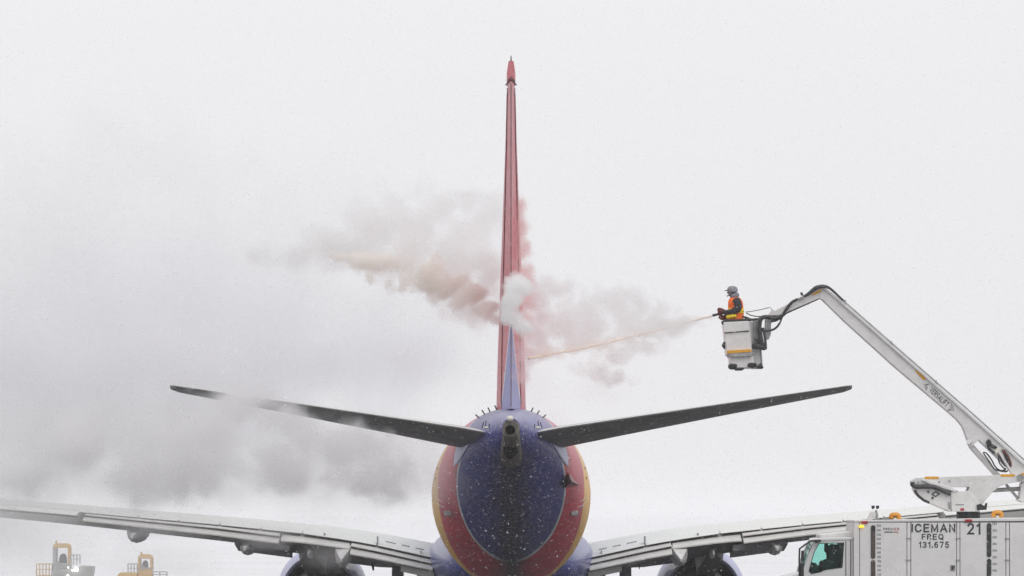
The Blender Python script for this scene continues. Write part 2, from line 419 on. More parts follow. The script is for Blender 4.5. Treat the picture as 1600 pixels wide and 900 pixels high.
# --- fin and rudder
def foil_half(u):      # half thickness 0..1 of a symmetrical section, u=0 leading edge
    return 2.6 * (.2969 * math.sqrt(u) - .126 * u - .3516 * u * u + .2843 * u ** 3 - .1015 * u ** 4) / .26 * .5


FIN = [  # z, s leading edge, s hinge, s trailing edge, half max thickness, half hinge thickness
    (5.30, 30.6, 34.9, 36.6, .345, .205), (5.60, 30.9, 35.0, 36.75, .330, .200), (6.6, 32.0, 35.55, 37.1, .300, .186), (8.0, 33.3, 36.15, 37.6, .250, .162),
    (9.6, 34.6, 36.9, 38.15, .185, .122), (11.2, 35.9, 37.55, 38.65, .124, .082), (12.2, 36.7, 38.0, 38.95, .098, .066), (12.62, 37.1, 38.25, 39.05, .085, .055)]


def fin_ring(z, le, hg, te, t, th):
    us = [0, .02, .06, .14, .26, .42, .6, .8, 1.0]; right = []
    for u in us:
        if u < .42: h = t * math.sin(math.pi / 2 * (u / .42) ** .55)
        else: h = t + (th + .022 - t) * ((u - .42) / .58) ** 1.6
        right.append((h, le + (hg - le) * u))
    ring = [Vector((XC + h, 138.9 - s_, z)) for h, s_ in right] + [Vector((XC - h, 138.9 - s_, z)) for h, s_ in right[::-1][:-1]]
    return ring


fin_paint = bpy.data.materials.new('fin_red_paint'); t = nodes_of(fin_paint); pb = t.nodes['Principled BSDF']; N = t.nodes.new; K = t.links.new
co = N('ShaderNodeTexCoord'); n1 = N('ShaderNodeTexNoise'); n1.inputs['Scale'].default_value = 2; n1.inputs['Detail'].default_value = 9; n1.inputs['Roughness'].default_value = .7
mpg = N('ShaderNodeMapping'); mpg.inputs['Scale'].default_value = (2.5, 1, .35); K(co.outputs['Object'], mpg.inputs[0]); K(mpg.outputs[0], n1.inputs['Vector'])
m1 = N('ShaderNodeMapRange'); m1.inputs[1].default_value = .38; m1.inputs[2].default_value = .72; m1.inputs[3].default_value = 0; m1.inputs[4].default_value = .65; K(n1.outputs[0], m1.inputs[0])
cur = mixc(m1.outputs[0], (.56, .115, .145), (.66, .33, .36))
K(cur, pb.inputs['Base Color']); pb.inputs['Roughness'].default_value = .45
mb = MB(); mb.rings([fin_ring(*q) for q in FIN[:-1]])
fin = mb.build('tail_fin', fin_paint, plane, smooth=50)
# dorsal fin
mb = MB(); rr = []
for s_, z in ((26.5, 5.52), (28.5, 5.72), (30.5, 6.1), (31.6, 6.3)):
    h = .05 + (s_ - 26.5) * .028
    rr.append([Vector((XC - h, 138.9 - s_, 5.3)), Vector((XC + h, 138.9 - s_, 5.3)), Vector((XC + .02, 138.9 - s_, z)), Vector((XC - .02, 138.9 - s_, z))])
mb.rings(rr); mb.build('dorsal_fin', fin_paint, plane)
# rudder: blue lower triangle with a white edge line, red above, on both faces
rud = bpy.data.materials.new('rudder_paint'); t = nodes_of(rud); pb = t.nodes['Principled BSDF']; N = t.nodes.new; K = t.links.new
n1 = N('ShaderNodeTexNoise'); n1.inputs['Scale'].default_value = 5; n1.inputs['Detail'].default_value = 8; co = N('ShaderNodeTexCoord'); K(co.outputs['Object'], n1.inputs['Vector'])
m1 = N('ShaderNodeMapRange'); m1.inputs[1].default_value = .38; m1.inputs[2].default_value = .72; m1.inputs[3].default_value = 0; m1.inputs[4].default_value = .6; K(n1.outputs[0], m1.inputs[0])
cur = mixc(m1.outputs[0], (.56, .10, .125), (.66, .34, .37))
cur = mixc(gt(att('line'), -.10), cur, (.72, .74, .76)); cur = mixc(gt(att('line'), 0.03), cur, (.25, .255, .52))
K(cur, pb.inputs['Base Color']); pb.inputs['Roughness'].default_value = .42
mb = MB(); vals = []; zs = np.linspace(5.48, 12.36, 70); us = [0, .25, .5, .75, 1]
rr = []
for z in zs:
    le, hg, te, t_, th = [float(np.interp(z, [q[0] for q in FIN], [q[i] for q in FIN])) for i in range(1, 6)]
    ring = []
    for sgn in (1, -1):
        for u in (us if sgn > 0 else us[::-1][1:]):
            h = th * (1 - u) + .006
            ring.append(Vector((XC + sgn * h, 138.9 - (hg + .035 + (te - hg - .035) * u), z)))
            vals.append((5.62 + 1.83 * u) - z if True else 0)
    rr.append(ring)
mb.rings(rr)
ro = mb.build('rudder', rud, fin, smooth=0)
a = ro.data.attributes.new('line', 'FLOAT', 'POINT'); a.data.foreach_set('value', vals)
# trailing-edge strip: the dark centre line, plus dark raised strips coloured to stand for hinge shadow gaps
mb = MB(); mb.tube([(XC, 138.9 - np.interp(z, [q[0] for q in FIN], [q[3] for q in FIN]) - .004, z) for z in np.linspace(5.5, 12.3, 14)], .009, 6)
mb.build('trailing_edge_strip', M['hinge'], ro)
for sg in (-1, 1):
    mb = MB()
    mb.tube([(XC + sg * (np.interp(z, [q[0] for q in FIN], [q[5] for q in FIN]) + .018), 138.9 - np.interp(z, [q[0] for q in FIN], [q[2] for q in FIN]) - .02, z) for z in np.linspace(5.62, 12.3, 14)], .0085, 6)
    mb.build('hinge_line', M['hinge'], ro)
# tip cap with its chevron joint, and the tip light
mb = MB(); mb.rings([fin_ring(12.40, 36.85, 39.05, 39.06, .094, .05), fin_ring(12.62, 37.1, 39.05, 39.06, .095, .05), fin_ring(12.78, 37.4, 39.05, 39.06, .06, .03)])
cap = mb.build('fin_tip_cap', fin_paint, fin, smooth=40)
mb = MB(); mb.tube([(XC - .115, 99.83, 12.26), (XC, 99.80, 12.44), (XC + .115, 99.83, 12.26)], .014, 6); mb.build('joint_strip', M['seam'], cap)
mb = MB(); mb.tube([(XC, 99.9, 12.76), (XC, 99.9, 12.90)], [.018, .008], 6); mb.build('tip_light', M['dark'], cap)

# --- tail cone exhaust
def lathe_y(mb, prof, cx, cz, n=32, sz=1.0):
    return mb.rings([[Vector((cx + r * math.cos(q), y, cz + r * sz * math.sin(q))) for q in np.linspace(0, 2 * math.pi, n, endpoint=False)] for y, r in prof], cap=False)


mb = MB(); rr = []
for s_, hw, top, bot in ((35.9, .36, 5.16, 4.15), (37.0, .26, 5.19, 4.36), (37.9, .19, 5.20, 4.68), (38.25, .165, 5.19, 4.84)):
    c_, h_ = (top + bot) / 2, (top - bot) / 2; yy = 138.9 - s_
    rr.append([Vector((XC + hw * (abs(math.cos(q)) ** .6) * (1 if math.cos(q) > 0 else -1), yy, c_ + h_ * (abs(math.sin(q)) ** .7) * (1 if math.sin(q) > 0 else -1))) for q in np.linspace(0, 2 * math.pi, 32, endpoint=False)])
ex = P(797, 672, 100.62)
for r_, y in ((.108, 100.64), (.098, 101.3)): rr.append([Vector((ex.x + r_ * math.cos(q), y, ex.z + r_ * math.sin(q))) for q in np.linspace(0, 2 * math.pi, 32, endpoint=False)])
mb.rings(rr); cone = mb.build('tail_cone', [M['metal'], M['soot']], plane, smooth=50)
for p in cone.data.polygons:
    if (p.center.x - ex.x + XC) ** 2 + (p.center.z + GROUND - ex.z) ** 2 < .0106 and p.center.y + 110 < 101.35 and len(p.vertices) != 3: p.material_index = 1
mb = MB(); lathe_y(mb, [(100.66, .100), (100.61, .102), (100.60, .112), (100.66, .118)], ex.x, ex.z, 24); mb.build('exhaust_pipe', M['metal'], cone)
mb = MB(); mb.ball((ex.x, 100.78, ex.z), (.12, .10, .12), 20, 10); mb.build('exhaust_dark_plug', M['black'], cone)  # black plug, the dark depth of the outlet given by colour
mb = MB(); mb.ball(P(797, 654, 100.60), (.075, .10, .065)); mb.build('tail_light', M['white_lens'], cone)
mb = MB(); mb.ball(P(797.5, 703, 101.34), (.165, .24, .19), 24, 14); mb.build('dark_recess_patch', M['black'], cone, smooth=60)  # proud black ellipsoid; the recess and its shade are only colour

# --- vortex generators on the tail shoulder
for bx, by, tx, ty in ((751, 655, 743, 648), (759, 650, 753, 641), (766.5, 645.5, 762.5, 637), (776.5, 641.5, 773, 633.5), (829, 645, 833, 637), (837.5, 649.5, 843, 641.5), (848, 653, 853, 648)):
    a, b2 = P(bx, by, 105.2), P(tx, ty, 105.2); d = (b2 - a); n_ = Vector((-d.z, 0, d.x)).normalized() * .014
    mb = MB(); mb.rings([[a - d * .3 + n_ + Vector((0, -.25, 0)), a - d * .3 - n_ + Vector((0, -.25, 0)), a - d * .3 - n_ + Vector((0, .2, 0)), a - d * .3 + n_ + Vector((0, .2, 0))],
                        [b2 + n_ + Vector((0, -.16, 0)), b2 - n_ + Vector((0, -.16, 0)), b2 - n_, b2 + n_]])
    mb.build('vortex_generator', M['dark'], plane, smooth=0)

# --- tailplane
ST = [(.40, 32.6, 36.3, .44, .02), (.62, 32.9, 37.0, .45, .0), (1.05, 33.3, 37.72, .43, 0), (2.5, 34.4, 38.15, .335, 0), (4.5, 35.95, 38.65, .225, 0), (6.4, 37.4, 39.1, .135, 0), (7.05, 38.0, 39.28, .105, 0), (7.19, 38.5, 39.30, .06, 0)]


def stab_z(x): return 4.92 + (x - .9) * (5.885 - 4.92) / (7.17 - .9)


def stab_ring(sg, x, le, te, th, _, u0, u1, shrink=1.):
    inc = math.tan(R(2.3)); up = []; dn = []
    us = np.linspace(u0, u1, 10)
    for u in us:
        s_ = le + (te - le) * u; hf = th * foil_half(u) / foil_half(.3) * .5 * shrink + .008
        zc = stab_z(x) + (u - .45) * (te - le) * inc
        up.append(Vector((XC + sg * x, 138.9 - s_, zc + hf * .85))); dn.append(Vector((XC + sg * x, 138.9 - s_, zc - hf * 1.15)))
    return up + dn[::-1]


for sg in (-1, 1):
    mb = MB(); mb.rings([stab_ring(sg, *q, .0005, .70) for q in ST]); so = mb.build('tailplane', M['stab'], plane, smooth=50)
    mb = MB(); mb.rings([stab_ring(sg, *q, .705, 1.0, .97) for q in ST[:-1]]); el = mb.build('elevator', M['stab'], so, smooth=50)
    for xx in (6.55, 6.95): MB().tube([(XC + sg * xx, 99.75, stab_z(xx) + .03), (XC + sg * (xx + .03), 99.35, stab_z(xx) + .03)], .006, 5).build('static_wick', M['dark'], so)
    # small bracket and lamp beside the root
    b0 = P(800 + sg * 42, 669, 101.3)
    for d0_, d1_ in (((0, 0, 0), (-sg * .02, 0, .16)), ((sg * .07, 0, 0), (sg * .03, 0, .13)), ((-sg * .09, 0, -.01), (-sg * .09, 0, .09))):
        MB().tube([b0 + Vector(d0_), b0 + Vector(d1_)], .011, 5).build('root_bracket', M['dark'], so)
    mb = MB(); mb.ball(b0 + Vector((-sg * .02, -.05, .01)), (.06, .04, .025), 10, 6); mb.build('root_lamp', M['white_lens'], so)
    # pale seal plate under the root
    mb = MB(); pts = []
    for s_, t0, t1 in ((34.0, 88, 128), (34.6, 86, 124), (35.2, 92, 120), (35.7, 99, 118)):
        pts.append([fpt(s_, sg * R(-q), .012) for q in np.linspace(t0, t1, 8)])
    mb.rings(pts, cap=False, closed=False)
    sp = mb.build('seal_plate', mat('lavender_seal_plate', (.48, .48, .72), .4, var=.1), so, smooth=40)
    sol = sp.modifiers.new('thick', 'SOLIDIFY'); sol.thickness = .006; sol.offset = 1
# --- small fittings on the aft fuselage
for sg in (-1, 1):
    a = fpt(31.5, -sg * R(61), .02)
    mb = MB(); mb.box(a - Vector((.085, .25, .06)), a + Vector((.085, .15, .06))); mb.build('drain_fitting', M['steel'], plane, bevel=.02)
    for th, s_ in ((106, 29.9), (98, 30.3)):
        a = fpt(s_, -sg * R(th), 0.); mb = MB(); mb.ball(a, (.018, .03, .035), 10, 6); mb.build('static_port', M['dark'], plane)
    for d in (0, .14):
        mb = MB(); mb.tube([fpt(q, -sg * R(76 + d * 40 - (q - 30.6) * 10), .002) for q in np.linspace(30.3, 31.4, 6)], .006, 5)
        mb.build('panel_joint', M['fairing'], plane)
q0 = fpt(33.0, -R(82), 0)                # red open panel standing proud on the right flank
a, b2, c_, d_ = P(884, 762, 104.9), P(905, 758, 106.6), P(887.5, 738, 105.1), P(893, 752, 104.3)
mb = MB(); bk = Vector((-.1, 1.2, 0)); mb.add([a, b2, c_, d_, a + bk, b2 + bk, c_ + bk], [(0, 1, 3), (1, 2, 3), (2, 0, 3), (0, 4, 5, 1), (1, 5, 6, 2), (2, 6, 4, 0)])
mb.build('open_panel', mat('dark_red_panel', (.20, .02, .035), .45, var=.4, scale=6), plane, smooth=0)

# --- wings. TE lines measured on the photograph, converted to metres at their true distance
def xs_of(px, Y): return (798.5 - px) / F * Y


def z_of(py, Y): return P(800, py, Y).z


def s_te(x): return 22.45 if x < 5.8 else 22.45 + (x - 5.8) * .125


def s_le(x): return 12.9 + .545 * (x - 1.9) - (max(0, 5.2 - x) * .35)


PXA = [-300, -120, 0, 116, 212, 340, 470, 546, 590, 680]
def line(py_of, ds):
    """returns z(x) from a table of photo rows, on the surface ds metres ahead of the trailing edge"""
    xs, zs = [], []
    for px in PXA:
        x = xs_of(px, 117.0); Y = 138.9 - (s_te(x) - ds); x = xs_of(px, Y); xs.append(x); zs.append(z_of(py_of(px), Y))
    xs, zs = xs[::-1], zs[::-1]
    return lambda x: float(np.interp(x, xs, zs)) if x <= xs[-1] else zs[-1] + (x - xs[-1]) * (zs[-1] - zs[-2]) / (xs[-1] - xs[-2])


pyA = lambda p: float(np.interp(p, [-300, 0, 116, 212, 340, 470, 546, 590, 680], [764, 789, 799, 808, 819.5, 833, 844, 852, 872]))
pyB = lambda p: float(np.interp(p, [-300, 0, 130, 234, 340, 436, 547, 590, 680], [767, 794, 805.5, 816, 826.5, 838, 854, 862.5, 882.5]))
pyC = lambda p: float(np.interp(p, [-300, 0, 132, 223, 340, 437, 546, 600, 680], [770, 797, 813, 822.5, 835.5, 847, 864.5, 874, 891]))
pyD = lambda p: float(np.interp(p, [-300, 0, 127, 195, 340, 453, 560, 600, 680], [776, 808, 820, 828, 844, 858, 886, 888, 892]))
pyT = lambda p: float(np.interp(p, [430, 470, 547], [843.5, 846.5, 856.5]))
DA, DB = 1.15, .55
zA, zB, zC, zD = line(pyA, DA), line(pyB, DB), line(pyC, 0), line(pyD, 3.4)


def V(sg, x, s_, z): return Vector((XC + sg * x, 138.9 - s_, z))


def wing_ring(sg, x):
    te, le = s_te(x), s_le(x); sa = te - DA - .35; ch = te - le; zc = zA(x); zd = zD(x)
    crest = zc + .028 * ch + .02; top = []; bot = []
    zl = zd + .42 * (crest - zd)
    for u in (0, .02, .06, .15, .3, .5, .75, 1):
        s_ = le + (sa - le) * u
        zt = zl + (crest - zl) * math.sin(min(1, u / .45) * math.pi / 2) ** .6 if u < .45 else crest + (zc + .025 - crest) * ((u - .45) / .55) ** 1.5
        top.append(V(sg, x, s_, zt))
        zb = zl - (zl - zd) * math.sin(min(1, u / .4) * math.pi / 2) ** .6 if u < .5 else zd + (max(zd + .02, zc - .40) - zd) * ((u - .5) / .5) ** 1.3
        bot.append(V(sg, x, s_, zb - .004))
    return top + bot[::-1]


def slab(sg, xs, s0, z0, s1, z1, th0, th1, name, m, parent, smooth=20):
    mb = MB(); rr = []
    for x in xs:
        a0, a1 = s0(x), s1(x); rr.append([V(sg, x, a0, z0(x)), V(sg, x, a1, z1(x)), V(sg, x, a1, z1(x) - th1), V(sg, x, a0, z0(x) - th0)])
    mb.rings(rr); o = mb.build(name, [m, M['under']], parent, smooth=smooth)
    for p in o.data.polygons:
        if p.normal.z < -.3: p.material_index = 1  # faces looking down take the darker grey, shade by colour
    return o


GATE0, GATE1 = xs_of(547, 117), xs_of(437, 116.7)     # the gap between the flaps behind the engine
XF0, XF1 = 1.93, xs_of(131, 116.2)                    # flap ends
mark = M['letter']
for sg in (-1, 1):
    xs = [1.2, 1.9, 2.6, 3.4, 4.2, 5, 5.8, 6.8, 8, 9.2, 10.4, 11.6, 13, 14.5, 16, 17.1]
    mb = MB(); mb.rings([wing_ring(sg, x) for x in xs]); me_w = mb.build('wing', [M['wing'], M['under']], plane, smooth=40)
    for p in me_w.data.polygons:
        if p.normal.z < -.15: p.material_index = 1  # lower skin takes the shade-dark grey too
    wing = me_w
    # winglet
    mb = MB(); rr = []
    for u in np.linspace(0, 1, 9):
        ang = min(1, u * 2.2) * R(72); x = 17.1 + .55 * math.sin(min(ang, R(90))) + max(0, u - .45) * .9; z = zA(17.1) + .12 + (1 - math.cos(ang)) * .7 + max(0, u - .45) * 3.4
        le = s_le(17.1) + u * 2.1; te = le + 1.9 - u * 1.1
        nx, nz = math.sin(ang) * .06, math.cos(ang) * .06
        rr.append([V(sg, x, le, z), V(sg, x - nx, (le + te) / 2, z + nz), V(sg, x, te, z), V(sg, x + nx, (le + te) / 2, z - nz)])
    mb.rings(rr); mb.build('winglet', M['blue'], wing, smooth=40)
    # spoilers and fixed trailing panels, one by one, proud of the skin
    cuts = [1.93, xs_of(588, 117), xs_of(471, 117), xs_of(405, 116.8), xs_of(340, 116.6), xs_of(276, 116.5), xs_of(212, 116.4), xs_of(118, 116.2)]
    for a, b2 in zip(cuts[:-1], cuts[1:]):
        slab(sg, list(np.linspace(a + .02, b2 - .02, 5)), lambda x: s_te(x) - DA - 1.0, lambda x: zA(x) + .085, lambda x: s_te(x) - DA, lambda x: zA(x), .02, .010, 'spoiler', M['wing'], wing)
    # flaps: fore and aft panels
    fx = list(np.linspace(XF0, GATE0 - .02, 8)); ox = list(np.linspace(GATE1 + .02, XF1, 10)); gx = list(np.linspace(GATE0 + .02, GATE1 - .02, 6))
    for X_ in (fx, ox):
        fl = slab(sg, X_, lambda x: s_te(x) - DA - .45, lambda x: zA(x) - .012, lambda x: s_te(x) - DB, lambda x: zB(x) + .03, .28, .02, 'flap', M['flap'], wing)
        slab(sg, X_, lambda x: s_te(x) - DB - .35, lambda x: zB(x) + .02, lambda x: s_te(x), lambda x: zC(x), .20, .03, 'aft_flap', M['flap'], fl)
    tp = lambda x: z_of(pyT(798.5 - x * F / 116.6), 138.9 - s_te(x) + .4)
    slab(sg, gx, lambda x: s_te(x) - DA - .45, lambda x: zA(x) - .012, lambda x: s_te(x) - .4, tp, .5, .03, 'thrust_gate_flap', M['flap'], wing)
    # aileron, outboard
    slab(sg, list(np.linspace(XF1 + .15, 15.9, 9)), lambda x: s_te(x) - .9, lambda x: zA(x) + .02, lambda x: s_te(x) - .1, lambda x: zB(x), .16, .02, 'aileron', M['wing'], wing)
    # stepped end blocks under the outboard flap's inner end and the main gear door
    d0 = xs_of(453, 116.8)
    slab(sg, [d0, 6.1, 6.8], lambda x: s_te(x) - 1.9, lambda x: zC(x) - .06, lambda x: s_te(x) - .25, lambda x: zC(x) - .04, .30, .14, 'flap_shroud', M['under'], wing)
    slab(sg, [1.9, 2.3, 2.72], lambda x: s_te(x) - 1.6, lambda x: zC(x) - .02, lambda x: s_te(x) - .3, lambda x: zC(x) - .055, .1, .16, 'gear_door', M['flap'], wing)
    # upper-surface walkway marks
    for (x0, x1, d0_, d1_) in ((2.1, 2.55, 2.0, 2.15), (2.75, 3.15, 2.05, 2.2), (2.1, 2.45, 2.6, 2.75), (2.8, 3.1, 2.9, 3.05), (2.2, 2.4, 1.5, 1.58), (2.55, 2.75, 1.5, 1.58), (2.9, 3.15, 1.5, 1.58)):
        zf = lambda x, d: zA(x) + .028 * (s_te(x) - s_le(x)) * .25 + .03 + d * .012
        mk = MB(); mk.add([V(sg, x0, s_te(x0) - DA - d1_, zf(x0, d1_)), V(sg, x1, s_te(x1) - DA - d1_, zf(x1, d1_)), V(sg, x1, s_te(x1) - DA - d0_, zf(x1, d0_)), V(sg, x0, s_te(x0) - DA - d0_, zf(x0, d0_)),
                V(sg, x0, s_te(x0) - DA - d1_, zf(x0, d1_) + .02), V(sg, x1, s_te(x1) - DA - d1_, zf(x1, d1_) + .02), V(sg, x1, s_te(x1) - DA - d0_, zf(x1, d0_) + .02), V(sg, x0, s_te(x0) - DA - d0_, zf(x0, d0_) + .02)],
               [(0, 1, 2, 3), (7, 6, 5, 4), (0, 4, 5, 1), (1, 5, 6, 2), (2, 6, 7, 3), (3, 7, 4, 0)])
        mk.build('walkway_mark', M['steel'], wing, smooth=0)
    # small fence lines standing on the wing
    for px, h_ in ((589, .22), (506, .08), (657, .10)):
        x = xs_of(px, 117.5); s_ = s_te(x) - DA - .5; mb = MB().box((XC + sg * x - .015, 138.9 - s_ - .25, zA(x)), (XC + sg * x + .015, 138.9 - s_ + .25, zA(x) + h_))
        mb.build('surface_fence', M['steel'], wing, smooth=0)
    # canoe fairings
    for px, wpx, y0, y1, ds in ((209, 30, 820, 849, 0), (384, 26, 840, 868.5, 0), (534, 27, 856, 886, -.2), (483, 12, 850, 874, .5)):
        Y = 138.9 - (s_te(xs_of(px, 116)) - .1 + ds * -1); x = xs_of(px, Y); hw = wpx / F * Y / 2; zt = z_of(y0, Y); zb = z_of(y1, Y)
        hh = zt - zb; rr = []
        for du, kw, kt, kb in ((.25, .10, .58, .72), (-.10, .42, .36, .82), (-.55, .86, .04, .96), (-1.1, 1, -.1, 1.0), (-2.4, 1, -.2, .9), (-4.0, .6, -.25, .35), (-4.8, .1, -.25, .0)):
            yy = Y - du; w_ = hw * kw; zt_, zb_ = zt - hh * kt, zt - hh * kb
            rr.append([Vector((XC + sg * x + w_ * a_, yy, zt_ + (zb_ - zt_) * b_)) for a_, b_ in ((-1, 0), (-1, .45), (-.86, .74), (-.5, .94), (0, 1), (.5, .94), (.86, .74), (1, .45), (1, 0))])
        mb = MB(); mb.rings(rr); mb.build('flap_track_fairing', M['fairing'], wing, smooth=28)
    # engine
    ex_, ez_ = 5.03, 1.17
    cx = XC + sg * ex_
    mb = MB()
    lathe_y(mb, [(138.9 - a_, r_) for a_, r_ in ((15.05, .90), (15.05, .965), (14.2, 1.08), (13.2, 1.17), (12.2, 1.195), (11.4, 1.12), (11.05, 1.0), (10.95, .92), (11.1, .84), (11.6, .80), (13.0, .82), (15.05, .90))], cx, ez_, 64)
    eng = mb.build('engine_nacelle', M['cowl'], plane, smooth=50)
    mb = MB(); lathe_y(mb, [(138.9 - a_, r_) for a_, r_ in ((15.03, .899), (14.4, .90), (13.6, .88), (13.2, .3), (13.2, .02))], cx, ez_, 48); mb.build('fan_duct', M['soot'], eng)
    mb = MB(); lathe_y(mb, [(138.9 - a_, r_) for a_, r_ in ((13.3, .55), (14.4, .66), (15.4, .60), (16.5, .43), (16.5, .40), (15.8, .38))], cx, ez_, 40); mb.build('core_cowl', M['core'], eng, smooth=50)
    mb = MB(); lathe_y(mb, [(138.9 - a_, r_) for a_, r_ in ((15.6, .38), (16.4, .27), (17.2, .06), (17.25, .005))], cx, ez_, 28); mb.build('exhaust_plug', M['metal'], eng, smooth=50)
    # pylon
    rr = []
    for s_, hw, zt, zb in ((12.6, .12, 2.40, 2.2), (14.0, .22, 2.75, 1.7), (16.0, .30, 2.72, 1.60), (18.5, .34, 2.55, 1.85), (20.6, .30, 2.42, 2.02), (21.6, .06, 2.4, 2.3)):
        rr.append([Vector((cx - hw, 138.9 - s_, zt)), Vector((cx + hw, 138.9 - s_, zt)), Vector((cx + hw * .8, 138.9 - s_, zb)), Vector((cx - hw * .8, 138.9 - s_, zb))])
    mb = MB(); mb.rings(rr); mb.build('pylon', M['core'], eng, smooth=30)
    # main landing gear
    gx_ = XC + sg * 2.86; gy = 119.4
    mb = MB(); mb.tube([(gx_, gy, 2.3), (gx_, gy, .1)], .13, 16); gear = mb.build('main_gear', M['core'], plane, smooth=50)
    MB().tube([(gx_ - sg * .9, gy, 2.1), (gx_, gy, .9)], .06, 10).build('side_strut', M['core'], gear); MB().tube([(gx_, gy + .1, 1.7), (gx_ - sg * .3, gy + 1.0, 2.2)], .05, 8).build('drag_strut', M['core'], gear)
    mb = MB(); mb.box((gx_ - .14, gy - .2, .55), (gx_ + .16, gy - .15, 2.2)); mb.build('strut_door', M['under'], gear, bevel=.02)
    MB().tube([(gx_ + .33, gy - .3, 2.15), (gx_ + .36, gy - .3, 1.82)], [.05, .01], 6).build('gear_link', M['dark'], gear); MB().tube([(gx_ - .62, gy - .3, 2.0), (gx_ - .60, gy - .3, 1.78)], [.05, .02], 6).build('gear_link', M['dark'], gear)
    for dx in (-.43, .43):
        mb = MB(); rr = []
        for a_, r_ in ((-.17, .40), (-.16, .50), (-.10, .555), (.10, .555), (.16, .50), (.17, .40)):
            rr.append([Vector((gx_ + dx + a_, gy + r_ * math.cos(q), .06 + r_ * math.sin(q))) for q in np.linspace(0, 2 * math.pi, 28, endpoint=False)])
        mb.rings(rr); wh = mb.build('wheel', M['dark'], gear, smooth=40)
# nose gear
mb = MB(); mb.tube([(XC, 134.7, 1.6), (XC, 134.9, -.1)], .09, 12); ng = mb.build('nose_gear', M['steel'], plane)
for dx in (-.2, .2):
    mb = MB(); mb.tube([(XC + dx - .1, 134.9, -.15), (XC + dx + .1, 134.9, -.15)], .345, 20); mb.build('wheel', M['dark'], ng)

# ------------------------------------------------------------------ the de-icing truck
YT = 107.0
truck = thing('deicing_truck', (P(1500, 900, YT).x, YT + 1.25, GROUND), 'white de-icing truck numbered 21 with its jointed boom raised beside the airliner', 'truck')


def hole_panel(outer, inner, y0, y1, ref=None):
    ref = ref or y0; n = len(outer); mb = MB()
    A = [P(a, b, ref) for a, b in outer]; B = [P(a, b, ref) for a, b in inner]
    vs = [(p.x, y, p.z) for y in (y0, y1) for L_ in (A, B) for p in L_]
    fs = []
    for i in range(n):
        j = (i + 1) % n
        fs += [(i, j, n + j, n + i), (2 * n + j, 2 * n + i, 3 * n + i, 3 * n + j), (j, i, 2 * n + i, 2 * n + j), (n + i, n + j, 3 * n + j, 3 * n + i)]
    return mb.add(vs, fs)


def rect(x0, y0, x1, y1): return [(x0, y0), (x1, y0), (x1, y1), (x0, y1)]


# tank body
body = MB().prism(rect(1335, 813.5, 1790, 988), YT + .045, YT + 2.5, ref=YT).build('tank_body', mat('recessed_panel_gap', (.20, .20, .20), .7, dirt=.3), truck, smooth=0)  # carcass coloured dark so the gaps between white doors look shaded
MB().prism([(1334, 812.6), (1600, 809.0), (1791, 807.5), (1791, 813.2), (1600, 814.2), (1334, 815.8)], YT - .012, YT + 2.53).build('roof_rail', M['white'], body, smooth=0, bevel=.012)
MB().prism(rect(1334, 816.4, 1342.6, 988), YT, YT + 2.49).build('corner_post', M['white'], body, smooth=0, bevel=.01)
for a, b2 in ((1343.4, 1416.6), (1423.6, 1494.2), (1500.4, 1571.2), (1577.8, 1650), (1656.5, 1786)):
    d = MB().prism(rect(a, 816.6, b2, 986), YT - .004, YT + .05).build('locker_door', M['white'], truck, smooth=0, bevel=.008)
for a, b2 in ((1417.6, 1422.6), (1495.2, 1499.4), (1572.2, 1576.8), (1651, 1655.5)):
    po = MB().prism(rect(a, 816.6, b2, 986), YT - .010, YT + .05).build('door_post', M['white'], body, smooth=0, bevel=.006)
    for yy in (841, 875):
        MB().prism(rect(a - 1.6, yy - .8, b2 + 1.6, yy + .9), YT - .028, YT - .008).build('hinge', M['steel'], po, smooth=0)
lat = MB().prism(rect(1485.5, 882.6, 1492.5, 891.4), YT - .03, YT).build('door_latch', M['steel'], truck, smooth=0, bevel=.006)
MB().prism(rect(1486.7, 884, 1489.6, 890), YT - .036, YT - .029).build('latch_slot', M['dark'], lat, smooth=0)
MB().prism(rect(1490.3, 884.5, 1491.6, 889.5), YT - .036, YT - .029).build('latch_slot', M['dark'], lat, smooth=0)
# fluid sight gauges and their figures
for x0, x1, m, spans, nums, yy0, dy in ((1360.8, 1367.8, M['gauge_a'], ((820.5, 873), (875, 940)), ['1500', '1400', '1300', '1200', '1100', '1000', '900', '800', '700', '600', '500', '400'], 821.4, 6.95),
                                        (1542, 1549, M['gauge_b'], ((817, 870.5), (873, 940)), ['500', '450', '400', '350', '300', '250', '200', '150'], 818.3, 10.45)):
    for a, b2 in spans:
        r_ = 3.2; cxp = (x0 + x1) / 2; hw = (x1 - x0) / 2
        pl = [(cxp + hw * math.cos(q), a + r_ - r_ * math.sin(q)) for q in np.linspace(0, math.pi, 8)] + [(cxp - hw * math.cos(q), b2 - r_ + r_ * math.sin(q)) for q in np.linspace(0, math.pi, 8)]
        ga = MB().prism(pl, YT - .022, YT).build('sight_gauge', m, truck, smooth=30)
        if a < 830 and m is M['gauge_a']: MB().prism(rect(x0 + 1, a + 1.5, x1 - 1, a + 9), YT - .028, YT - .021).build('gauge_top', M['dark'], ga, smooth=0)
    for i, s_ in enumerate(nums):
        y_ = yy0 + i * dy; n_ = len(s_)
        if y_ < 903: text_part(s_, (x1 + 1.6 + (4 - n_) * 1.6 * (m is M['gauge_a']), y_ - 1.75, x1 + 8.4, y_ + 1.75), YT - .009, M['letter'], truck, bold=.15)
text_part('ICEMAN', (1424.2, 818.2, 1492.8, 831.6), YT - .015, M['letter'], truck, bold=.165, gap=.22)
text_part('FREQ', (1440.2, 834.2, 1474.6, 843.3), YT - .009, M['letter'], truck, bold=.17, gap=.26)
text_part('131.675', (1435.4, 846.2, 1482.8, 856.0), YT - .009, M['letter'], truck, bold=.17, gap=.26)
